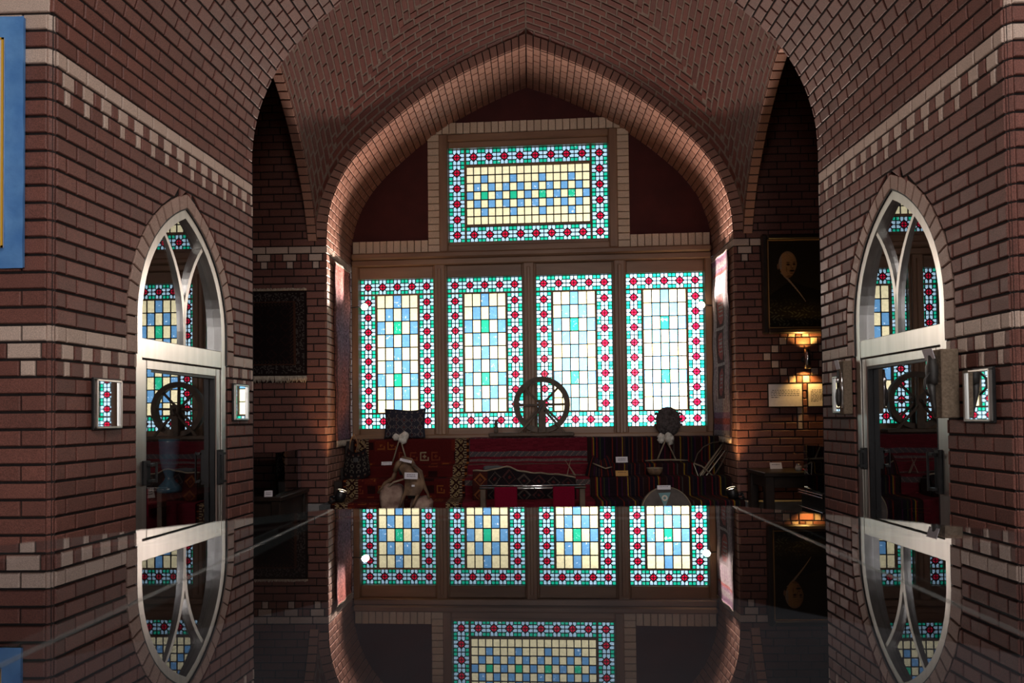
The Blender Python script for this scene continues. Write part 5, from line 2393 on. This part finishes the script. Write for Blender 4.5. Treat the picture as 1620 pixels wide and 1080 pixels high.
# ------------------------------------------------------------------ lamps
def spot(side, px, py):
    p = at(px, py, 5.95)
    root = empty('spotlight', V((p.x, p.y, E - 0.715)), 'black spotlight on the step end by the %s' % ('red rug' if side < 0 else 'striped rug'), 'lamp', 'black uplights at the ends of the steps')
    ax = V((-side * 0.32, -0.10, 1.0)).normalized()
    b = MB()
    b.lathe([(0.001, -0.05), (0.032, -0.05), (0.044, -0.03), (0.046, 0.045), (0.041, 0.045), (0.040, 0.03), (0.001, 0.028)], 24, p, ax)
    can = b.build('can', 'black_metal', root, True)
    b = MB()
    b.lathe([(0.041, 0.043), (0.047, 0.043), (0.048, 0.050), (0.041, 0.050)], 24, p, ax)
    b.build('rim', 'chrome', can, True)
    b = MB()
    b.lathe([(0.001, 0.029), (0.039, 0.029), (0.039, 0.032), (0.001, 0.036)], 24, p, ax)
    b.build('lens', 'spot_glow', can, True)
    b = MB()
    b.tube([p + V((side * 0.04, 0, -0.01)), p + V((side * 0.085, 0, -0.005))], 0.012, 10)
    b.tube([p + V((side * 0.085, 0, -0.005)), V((p.x + side * 0.09, p.y, E - 0.712))], 0.009, 8)
    b.lathe([(0.001, 0), (0.035, 0), (0.035, 0.010), (0.001, 0.010)], 16, (p.x + side * 0.075, p.y, E - 0.714))
    b.build('bracket', 'black_metal', root, True)
    l = bpy.data.lights.new('uplight', 'SPOT')
    l.energy = UPLIGHT
    l.color = (1.0, 0.55, 0.22)
    l.spot_size = math.radians(58)
    l.spot_blend = 0.7
    l.shadow_soft_size = 0.05
    o = bpy.data.objects.new('uplight', l)
    o.parent = root
    COL.objects.link(o)
    src = p + ax * 0.06
    aim = V((side * 0.10, 0.42, 1.0)).normalized()
    o.matrix_parent_inverse = Matrix.Translation(root.location).inverted()
    o.matrix_basis = Matrix.Translation(src) @ aim.to_track_quat('-Z', 'Y').to_matrix().to_4x4()


UPLIGHT = 30
spot(-1, 535, 787)
spot(1, 1153, 780)


def clip_lamp(side, px, py, Y, lab):
    p = at(px, py, Y)
    wallx = side * (NHALF - 0.002)
    root = empty('wall_lamp', V((wallx, Y, p.z)), lab, 'lamp', 'little reading lamps on the niche reveals')
    b = MB()
    b.tube([(wallx, Y, p.z - 0.01), (p.x + side * 0.03, Y, p.z)], 0.006, 8)
    b.lathe([(0.001, 0), (0.02, 0), (0.02, 0.008), (0.001, 0.008)], 14, (wallx, Y, p.z - 0.01), (-side, 0, 0))
    b.build('arm', 'black_metal', root, True)
    b = MB()
    b.lathe([(0.012, -0.03), (0.022, -0.022), (0.036, 0.012), (0.033, 0.012), (0.018, -0.02), (0.001, -0.024)], 20, p + V((0, 0.02, 0)), V((0, -1, 0.1)))
    b.build('shade', 'chrome', root, True)
    b = MB()
    b.blob(p + V((0, 0.004, 0)), (0.026, 0.026, 0.026), 16, 10)
    b.build('bulb', 'bulb_glow', root, True)
    l = bpy.data.lights.new('lamp_beam', 'SPOT')
    l.energy = LAMP
    l.color = (1.0, 0.80, 0.68)
    l.spot_size = math.radians(108)
    l.spot_blend = 0.65
    l.shadow_soft_size = 0.03
    o = bpy.data.objects.new('lamp_beam', l)
    o.parent = root
    COL.objects.link(o)
    aim = V((-side * 0.38, -0.90, 0.54)).normalized()
    o.matrix_parent_inverse = Matrix.Translation(root.location).inverted()
    o.matrix_basis = Matrix.Translation(p + V((0, -0.035, 0))) @ aim.to_track_quat('-Z', 'Y').to_matrix().to_4x4()


LAMP = 195
clip_lamp(-1, 575, 486, 6.84, 'small glowing lamp on the niche side by the rosy hanging rug')
clip_lamp(1, 1110, 484, 6.80, 'small glowing lamp on the niche side by the medallion rug')

# up and down lamp under the portrait
ps_ = V((2.405, YB - 0.075, E + 0.475))
root = empty('wall_sconce', V((2.405, YB, E + 0.40)), 'slim steel up-and-down lamp below the portrait', 'lamp')
b = MB()
b.lathe([(0.026, -0.085), (0.028, -0.085), (0.028, 0.085), (0.026, 0.085)], 24, ps_)
b.build('tube', 'chrome', root, True)
b = MB()
b.lathe([(0.001, -0.01), (0.0255, -0.01), (0.0255, 0.01), (0.001, 0.01)], 20, ps_)
b.build('divider', 'black_metal', root)
b = MB()
b.tube([ps_ + V((0, 0.028, 0)), ps_ + V((0, 0.075, 0))], 0.010, 8)
b.lathe([(0.001, 0), (0.03, 0), (0.03, 0.008), (0.001, 0.008)], 18, ps_ + V((-0.0, 0.075, 0)), (0, -1, 0))
b.build('bracket', 'black_metal', root, True)
for s in (-1, 1):
    b = MB()
    b.blob(ps_ + V((0, 0, s * 0.035)), (0.016, 0.016, 0.02), 12, 8)
    b.build('bulb', 'spot_glow', root, True)
    l = bpy.data.lights.new('sconce_light', 'SPOT')
    l.energy = 9
    l.color = (1.0, 0.56, 0.14)
    l.spot_size = math.radians(120)
    l.spot_blend = 0.7
    l.shadow_soft_size = 0.015
    o = bpy.data.objects.new('sconce_light', l)
    o.parent = root
    COL.objects.link(o)
    o.matrix_parent_inverse = Matrix.Translation(root.location).inverted()
    o.matrix_basis = Matrix.Translation(ps_ + V((0, 0, s * 0.088))) @ V((0, 0.25, s)).to_track_quat('-Z', 'Y').to_matrix().to_4x4()


# ------------------------------------------------------------------ hanging rugs
def fringe(parent, pts_fn, n, length, mat='fringe', seed=1):
    b = MB()
    R4 = random.Random(seed)
    for i in range(n):
        p, dn, sd_ = pts_fn((i + 0.5) / n)
        k = length * R4.uniform(0.75, 1.1)
        b.tube([p, p + dn * k * 0.5 + sd_ * R4.uniform(-0.006, 0.006), p + dn * k + sd_ * R4.uniform(-0.01, 0.01)], [0.006, 0.007, 0.003], 5)
    o = b.build('fringe', mat, parent, True)
    o['kind'] = 'stuff'


def rosy(u, v):
    i, j = int(u * 40), int(v * 120)
    h = hsh(i, j, 3)
    t = 0.5 + 0.5 * math.sin(v * 9 + 1.2)
    a, c = (0.20, 0.07, 0.06), (0.11, 0.075, 0.11)
    base = tuple(a[k] * t + c[k] * (1 - t) for k in range(3))
    if u < 0.08 or u > 0.92:
        base = (0.07, 0.03, 0.03)
    p, q = (u * 5) % 1 - 0.5, (v * 18) % 1 - 0.5
    m_ = abs(p) + abs(q)
    f = 1.5 if 0.3 < m_ < 0.42 else 0.7 if m_ < 0.15 else 1.0
    f *= 0.6 + 0.8 * h
    return tuple(x * f * 2.0 for x in base)


def medal(u, v):
    i, j = int(u * 40), int(v * 120)
    h = 0.7 + 0.6 * hsh(i, j, 4)
    grey, dk, rd, lil = (0.22, 0.19, 0.20), (0.05, 0.03, 0.035), (0.20, 0.06, 0.06), (0.17, 0.10, 0.15)
    c = grey
    if u < 0.06 or u > 0.94:
        c = dk
    elif 0.30 < u < 0.75 and 0.20 < v < 0.80:
        k = (v - 0.20) / 0.2
        q = (k % 1) - 0.5
        p = (u - 0.525) / 0.45
        if abs(q) > 0.46:
            c = grey
        else:
            m_ = max(abs(p) * 1.0 + max(0, abs(q) - 0.2) * 1.2, abs(q) * 0.95)
            c = rd if m_ < 0.36 else dk
            if m_ < 0.2 and int(v * 90) % 2:
                c = grey
    elif v < 0.12 or v > 0.86:
        c = lil if int(v * 60) % 4 < 2 else grey
        if 0.90 < v < 0.93 or 0.08 < v < 0.10:
            c = rd
    elif int(u * 30) % 3 == 0:
        c = lil
    return tuple(x * h * 1.9 for x in c)


for side, y0, y1, z0, z1, fn, lab in ((-1, 6.33, 6.83, -0.20, 1.44, rosy, 'long rosy rug hanging on the niche side by the red rug'),
                                      (1, 6.23, 6.79, -0.20, 1.47, medal, 'long grey rug with three medallions hanging on the niche side')):
    root = empty('hanging_rug', V((side * (NHALF - 0.01), (y0 + y1) / 2, E + z0)), lab, 'rug')

    def hp(u, v):
        y = y0 + (y1 - y0) * u if side < 0 else y1 + (y0 - y1) * u
        wv = 0.006 * math.sin(u * 11 + v * 5) + 0.004 * math.sin(v * 23)
        return V((side * (NHALF - 0.030 + wv), y, E + z1 + (z0 - z1) * v))
    rg = cloth('rug', hp, 40, 120, fn, root, 0.014)
    fringe(rg, lambda t: (hp(t, 1.0) - V((side * -0.006, 0, 0)), V((0, 0, -1)), V((0, 1, 0))), 60, 0.055, seed=2)
    fringe(rg, lambda t: (hp(t, 0.0) - V((side * -0.006, 0, 0)), V((0, 0, 1)), V((0, 1, 0))), 60, 0.022, seed=3)

# dark rug in the left bay


def dark_rug(u, v):
    e = min(u * 0.75, (1 - u) * 0.75, v * 0.8, (1 - v) * 0.8)
    i, j = int(u * 70), int(v * 75)
    h = hsh(i, j, 9)
    if e < 0.02:
        return (0.02, 0.012, 0.012)
    if e < 0.10:
        return (0.085, 0.07, 0.065) if h > 0.66 else (0.02, 0.012, 0.013)
    if e < 0.115:
        return (0.07, 0.03, 0.02)
    if e < 0.15:
        return (0.05, 0.025, 0.02) if (i + j) % 3 == 0 else (0.012, 0.008, 0.009)
    p, q = (u * 6) % 1 - 0.5, (v * 6) % 1 - 0.5
    return (0.03, 0.012, 0.012) if 0.3 < abs(p) + abs(q) < 0.4 else (0.012, 0.007, 0.008)


root = empty('hanging_rug', V((-2.36, YB - 0.02, E + 0.39)), 'dark bordered rug with pale fringe hanging in the dim bay', 'rug')


def drp(u, v):
    return V((-2.735 + 0.75 * u, YB - 0.022 - 0.004 * math.sin(u * 9 + v * 4), E + 1.15 - 0.76 * v))


rg = cloth('rug', drp, 70, 72, dark_rug, root, 0.012)
fringe(rg, lambda t: (drp(t, 1.0) + V((0, 0.004, 0)), V((0, 0, -1)), V((1, 0, 0))), 80, 0.06, seed=4)
fringe(rg, lambda t: (drp(t, 0.0) + V((0, 0.004, 0)), V((0, 0, 1)), V((1, 0, 0))), 80, 0.025, seed=5)

# ------------------------------------------------------------------ portrait
pxl, pxr, pzb, pzt = 2.04, 2.69, 0.70, 1.575
root = empty('framed_portrait', V(((pxl + pxr) / 2, YB, E + pzb)), 'dark framed painting of a bald man in a dark coat', 'painting')
for lo, hi in (((pxl, pzb), (pxl + 0.05, pzt)), ((pxr - 0.05, pzb), (pxr, pzt)), ((pxl + 0.05, pzt - 0.05), (pxr - 0.05, pzt)), ((pxl + 0.05, pzb), (pxr - 0.05, pzb + 0.05))):
    b = MB()
    b.box((lo[0], YB - 0.05, E + lo[1]), (hi[0], YB - 0.003, E + hi[1]), bev=0.012)
    b.build('frame_rail', 'wood_dark', root)
ca, cb_, za_, zb2 = pxl + 0.05, pxr - 0.05, pzb + 0.05, pzt - 0.05
for lo, hi in (((ca - 0.002, za_), (ca + 0.008, zb2)), ((cb_ - 0.008, za_), (cb_ + 0.002, zb2)), ((ca, zb2 - 0.008), (cb_, zb2 + 0.002)), ((ca, za_ - 0.002), (cb_, za_ + 0.008))):
    b = MB()
    b.box((lo[0], YB - 0.044, E + lo[1]), (hi[0], YB - 0.03, E + hi[1]))
    b.build('gilt_slip', 'gilt', root)
FX, FZ = 2.262, 1.305


def smooth(a, c, x):
    t = max(0, min(1, (x - a) / (c - a)))
    return t * t * (3 - 2 * t)


def mixc(a, c, t):
    return tuple(a[k] * (1 - t) + c[k] * t for k in range(3))


def portrait(u, v):
    x, z = ca + (cb_ - ca) * u, zb2 + (za_ - zb2) * v
    n1 = hsh(int(x * 260), int(z * 260), 1)
    col = (0.016 + 0.006 * n1, 0.013 + 0.004 * n1, 0.010)
    # foliage low in the picture
    g = math.sin(x * 95 + 3 * math.sin(z * 70)) * math.sin(z * 88 + 2 * math.sin(x * 60))
    lf = smooth(0.25, 0.6, g) * smooth(1.10, 0.98, z) * smooth(2.62, 2.2, x + (1.0 - z) * -0.6)
    col = mixc(col, (0.085, 0.08, 0.045), lf * 0.8)
    # coat: shoulders falling to both sides
    ax_ = x - FX
    sh = 1.16 - 0.30 * abs(ax_ - 0.03) ** 0.9 - 0.35 * max(0, -ax_)
    if z < sh:
        col = mixc(col, (0.007, 0.006, 0.006), 0.8 * smooth(0.85, 1.0, z) if z < 1.0 else 0.9)
    # shirt edge running down from the collar
    t = (1.215 - z) / 0.235
    if -0.1 < t < 1.0:
        lx_ = FX - 0.03 + 0.165 * t + 0.02 * math.sin(t * 2)
        wd = 0.011 * (1 - t) + 0.002
        if abs(x - lx_) < wd:
            col = (0.25, 0.19, 0.15)
    # head
    dx, dz = (x - FX - 0.004) / 0.082, (z - FZ) / 0.122
    dx2 = dx * (1 + 0.30 * max(0, -dz))
    r = math.hypot(dx2, dz)
    if r < 1:
        lit = 0.55 + 0.45 * smooth(0.9, -0.7, dx * 0.8 - dz * 0.35)
        skin = (0.40 * lit, 0.225 * lit, 0.105 * lit)
        if dx < -0.62 and dz > -0.35:
            skin = mixc(skin, (0.26, 0.22, 0.19), 0.8)          # grey hair at the temple
        if dz > 0.8:
            skin = mixc(skin, (0.2, 0.15, 0.11), 0.5)
        for ex, ez, ew, eh, c_, st_ in ((0.05, 0.01, 0.25, 0.095, (0.020, 0.010, 0.007), 1.0), (0.68, 0.03, 0.20, 0.095, (0.020, 0.010, 0.007), 1.0),
                                         (0.05, 0.16, 0.30, 0.05, (0.05, 0.03, 0.02), 0.9), (0.70, 0.17, 0.22, 0.05, (0.05, 0.03, 0.02), 0.9),
                                         (0.46, -0.44, 0.36, 0.10, (0.015, 0.008, 0.006), 1.0), (0.42, -0.62, 0.24, 0.045, (0.12, 0.035, 0.025), 0.9),
                                         (0.50, -0.25, 0.15, 0.06, (0.08, 0.035, 0.02), 0.8), (0.34, -0.1, 0.06, 0.18, (0.11, 0.055, 0.03), 0.8),
                                         (-0.12, -0.34, 0.09, 0.24, (0.14, 0.07, 0.04), 0.7), (0.2, -0.86, 0.5, 0.12, (0.12, 0.06, 0.035), 0.7)):
            q = math.hypot((dx - ex) / ew, (dz - ez) / eh)
            if q < 1:
                skin = mixc(skin, c_, st_ * smooth(1.0, 0.5, q))
        q = math.hypot((dx - 0.47) / 0.09, (dz + 0.08) / 0.14)
        if q < 1:
            skin = mixc(skin, (0.34, 0.20, 0.10), 0.7 * (1 - q))
        col = mixc(skin, col, smooth(0.93, 1.0, r))
    # ear
    q = math.hypot((x - (FX - 0.078)) / 0.010, (z - (FZ - 0.015)) / 0.026)
    if q < 1:
        col = (0.22, 0.12, 0.07)
    return col


cloth('canvas', lambda u, v: V((ca + (cb_ - ca) * u, YB - 0.032, E + zb2 + (za_ - zb2) * v)), 150, 210, portrait, root, 0.006, 'painted', False)


# two printed notices
for xa_, xb_, lab, mt in ((2.085, 2.372, 'white printed notice under the portrait, with five lines', 'paper'), (2.428, 2.715, 'printed notice lit amber by the lamp, with many lines', 'paper')):
    root = empty('wall_notice', V(((xa_ + xb_) / 2, YB, E + 0.066)), lab, 'notice', 'printed notices under the portrait')
    b = MB()
    b.box((xa_ - 0.008, YB - 0.014, E + 0.058), (xb_ + 0.008, YB - 0.002, E + 0.268), bev=0.003)
    b.build('board', 'black_metal', root)
    b = MB()
    b.box((xa_, YB - 0.018, E + 0.066), (xb_, YB - 0.0145, E + 0.260))
    b.build('sheet', mt, root)
    b = MB()
    nl = 5 if xa_ < 2.3 else 9
    for k in range(nl):
        z = 0.205 - k * (0.0155 if nl == 5 else 0.0125)
        x = xa_ + (0.03 if k == 0 else 0.02)
        xe = xb_ - 0.02 if k < nl - 1 else xa_ + 0.09
        while x < xe:
            l = RND.uniform(0.010, 0.028)
            b.box((x, YB - 0.0186, E + z), (min(x + l, xe), YB - 0.018, E + z + 0.0052))
            x += l + 0.006
    o = b.build('print', 'ink', root)
    o['kind'] = 'stuff'


# ------------------------------------------------------------------ furniture of the side bays
def table(name, label, x0, x1, y0, y1, h, mat='wood_dark', apron=0.09):
    root = empty(name, V(((x0 + x1) / 2, (y0 + y1) / 2, 0)), label, 'table')
    b = MB()
    b.box((x0, y0, h - 0.035), (x1, y1, h), bev=0.006)
    b.build('table_top', mat, root)
    b = MB()
    b.box((x0 + 0.03, y0 + 0.03, h - 0.035 - apron), (x1 - 0.03, y1 - 0.03, h - 0.034))
    b.build('apron', mat, root)
    for sx in (x0 + 0.045, x1 - 0.045):
        for sy in (y0 + 0.045, y1 - 0.045):
            b = MB()
            b.box((sx - 0.035, sy - 0.035, 0), (sx + 0.035, sy + 0.035, h - 0.034), bev=0.005)
            b.build('leg', mat, root)
    return root


table('display_table', 'low dark wooden table below the printed notices', 1.86, 2.72, 5.60, 6.08, 0.735)
tb = 0.735
card('label_card', V((2.085, 5.98, tb)), 0.10, 0.055, 'small bluish label card on the table below the notices', 0.35, lines=1)
pq = V((2.185, 5.75, tb))
root = empty('glass_jar', pq, 'little pale glass jar on the table below the notices', 'jar')
b = MB()
b.lathe([(0.001, 0), (0.024, 0), (0.027, 0.02), (0.022, 0.04), (0.016, 0.045), (0.001, 0.045)], 18, pq)
b.build('body', 'bone', root, True)
b = MB()
b.lathe([(0.001, 0.045), (0.018, 0.045), (0.018, 0.055), (0.001, 0.057)], 18, pq)
b.build('lid', 'steel', root, True)
b = MB()
b.box((2.22, 5.70, tb), (2.34, 5.80, tb + 0.012), bev=0.004)
o = b.build('red_booklet', 'cloth_magenta')
tag(o, 'flat red booklet on the table beside the glass jar', 'booklet')
b = MB()
b.box((2.44, 5.66, tb), (2.60, 5.78, tb + 0.035), bev=0.006)
o = b.build('wooden_box', 'leather_pale')
tag(o, 'pale wooden box on the table next to the dark lamp base', 'box')
pq = V((2.39, 5.82, tb))
root = empty('scales', pq, 'dark iron scales with two pans on the table', 'scales')
b = MB()
b.lathe([(0.001, 0), (0.05, 0), (0.045, 0.012), (0.012, 0.02), (0.008, 0.06), (0.008, 0.115), (0.001, 0.118)], 16, pq)
b.build('stand', 'black_metal', root, True)
b = MB()
b.bar(pq + V((-0.085, 0, 0.112)), pq + V((0.085, 0, 0.112)), 0.008, 0.01)
b.build('beam', 'black_metal', root)
for s in (-1, 1):
    b = MB()
    b.lathe([(0.001, 0), (0.02, 0.002), (0.033, 0.012), (0.031, 0.012), (0.001, 0.004)], 16, pq + V((s * 0.082, 0, 0.055)))
    b.tube([pq + V((s * 0.082 - 0.03, 0, 0.066)), pq + V((s * 0.082, 0, 0.11)), pq + V((s * 0.082 + 0.03, 0, 0.066))], 0.0015, 5)
    b.build('pan', 'black_metal', root, True)

# glass showcase standing at the pier edge on the right
gx0, gy0 = 1.985, 4.78
root = empty('glass_showcase', V((gx0 + 0.25, gy0 + 0.2, 0)), 'black pedestal with a tall glass box behind the pier', 'showcase')
b = MB()
b.box((gx0, gy0, 0), (gx0 + 0.5, gy0 + 0.4, 0.62), bev=0.004)
b.build('pedestal', 'black_metal', root)
for z in (0.52, 0.62, 0.638):
    b = MB()
    b.box((gx0 - 0.02, gy0 - 0.012, z), (gx0 + 0.52, gy0 + 0.412, z + 0.010), bev=0.002)
    b.build('trim_strip', 'chrome', root)
for lo, hi in (((gx0 + 0.02, gy0), (gx0 + 0.48, gy0 + 0.005)), ((gx0 + 0.02, gy0 + 0.395), (gx0 + 0.48, gy0 + 0.40)), ((gx0 + 0.02, gy0), (gx0 + 0.025, gy0 + 0.40)), ((gx0 + 0.475, gy0), (gx0 + 0.48, gy0 + 0.40))):
    b = MB()
    b.box((lo[0], lo[1], 0.648), (hi[0], hi[1], 0.97))
    b.build('glass_side', 'glass_clear', root)
b = MB()
b.box((gx0 + 0.02, gy0, 0.97), (gx0 + 0.48, gy0 + 0.40, 0.976))
b.build('glass_lid', 'glass_clear', root)
b = MB()
b.box((gx0 + 0.03, gy0 + 0.01, 0.649), (gx0 + 0.47, gy0 + 0.39, 0.80), bev=0.01)
o = b.build('display_cushion', 'liquid_blue')
tag(o, 'dark blue block inside the glass showcase behind the pier', 'block')
pj = V((gx0 + 0.10, gy0 + 0.06, 0.80))
b = MB()
b.lathe([(0.001, 0), (0.016, 0), (0.02, 0.015), (0.012, 0.04), (0.014, 0.05), (0.001, 0.052)], 16, pj)
o = b.build('figurine', 'teal', None, True)
tag(o, 'tiny teal figurine on the blue block in the glass showcase', 'figurine')

# table with a glass cover in the left bay
table('display_table', 'black table with a glass cover below the dark rug', -2.72, -1.94, 5.35, 6.05, 0.60, apron=0.22)
gz = 0.60
root = empty('glass_cover', V((-2.33, 5.72, gz)), 'clear glass cover on the black table of the dim bay', 'glass cover')
for lo, hi in (((-2.66, 5.42), (-2.0, 5.425)), ((-2.66, 6.015), (-2.0, 6.02)), ((-2.66, 5.42), (-2.655, 6.02)), ((-2.005, 5.42), (-2.0, 6.02))):
    b = MB()
    b.box((lo[0], lo[1], gz), (hi[0], hi[1], gz + 0.34))
    b.build('glass_side', 'glass_clear', root)
b = MB()
b.box((-2.66, 5.42, gz + 0.34), (-2.0, 6.02, gz + 0.345))
b.build('glass_lid', 'glass_clear', root)
card('label_card', V((-2.05, 5.385, gz)), 0.06, 0.055, 'small white label card on the black table of the dim bay', 0.6, 0.3)

# ------------------------------------------------------------------ glass display case under the camera
GZ = E - 0.13
CY, AP = 0.30, 0.70
oc = [(AP * math.tan(PI / 8) * sx if abs(sx) < 2 else 0, 0) for sx in (1,)]
t8 = math.tan(PI / 8)
OCT = [(AP, -AP * t8), (AP, AP * t8), (AP * t8, AP), (-AP * t8, AP), (-AP, AP * t8), (-AP, -AP * t8), (-AP * t8, -AP), (AP * t8, -AP)]


def clip_oct(x0, x1):
    """octagon cut to x0..x1"""
    poly = [V(p) for p in OCT]
    for lim, sgn in ((x0, 1), (x1, -1)):
        res = []
        for i in range(len(poly)):
            a, c = poly[i], poly[(i + 1) % len(poly)]
            ia, ic = sgn * (a.x - lim) >= 0, sgn * (c.x - lim) >= 0
            if ia:
                res.append(a)
            if ia != ic:
                f = (lim - a.x) / (c.x - a.x)
                res.append(a.lerp(c, f))
        poly = res
    return poly


root = empty('display_case', V((0, CY, 0)), 'octagonal glass topped display case in the foreground', 'display case')
S1 = 0.2855
for x0, x1 in ((-AP, -S1 - 0.0012), (-S1 + 0.0012, S1 - 0.0012), (S1 + 0.0012, AP)):
    poly = clip_oct(x0, x1)
    n = len(poly)
    b = MB()
    top_ = [V((p.x, CY + p.y, GZ)) for p in poly]
    bot_ = [V((p.x, CY + p.y, GZ - 0.010)) for p in poly]
    b.add(top_, [tuple(range(n))], 0)
    for i in range(n):
        j = (i + 1) % n
        b.add([top_[i], top_[j], bot_[j], bot_[i]], [(0, 1, 2, 3)], 1)
    b.build('glass_sheet', ['glass_case', 'glass_edge'], root)
for x in (-S1, S1, -0.331, 0.331):
    b = MB()
    wd = 0.0011 if abs(x) < 0.3 else 0.0007
    ye = min(AP, AP * t8 + AP - abs(x)) - 0.004
    z_ = GZ - 0.004 if abs(x) < 0.3 else GZ - 0.013
    b.box((x - wd, CY - ye, z_ - 0.006), (x + wd, CY + ye, z_ + (0.0042 if abs(x) < 0.3 else 0.002)))
    b.build('glass_seam', 'glass_edge', root)
for i in range(8):
    a, c = V(OCT[i]) * 0.975, V(OCT[(i + 1) % 8]) * 0.975
    b = MB()
    ai, ci = a * 0.965, c * 0.965
    vs = [V((p.x, CY + p.y, z)) for z in (0.08, GZ - 0.012) for p in (a, c, ci, ai)]
    b.add(vs, [(0, 1, 5, 4), (2, 3, 7, 6), (4, 5, 6, 7), (0, 3, 2, 1), (1, 2, 6, 5), (0, 4, 7, 3)])
    b.build('side_panel', 'wood_dark', root)
b = MB()
b.add([V((p[0] * 0.96, CY + p[1] * 0.96, z)) for z in (GZ - 0.16, GZ - 0.12) for p in OCT], [tuple(range(8))[::-1], tuple(range(8, 16))] + [(i, (i + 1) % 8, (i + 1) % 8 + 8, i + 8) for i in range(8)])
b.build('inner_deck', 'velvet', root)
b = MB()
b.add([V((p[0] * 0.93, CY + p[1] * 0.93, z)) for z in (0.0, 0.08) for p in OCT], [tuple(range(8))[::-1], tuple(range(8, 16))] + [(i, (i + 1) % 8, (i + 1) % 8 + 8, i + 8) for i in range(8)])
b.build('plinth', 'black_metal', root)
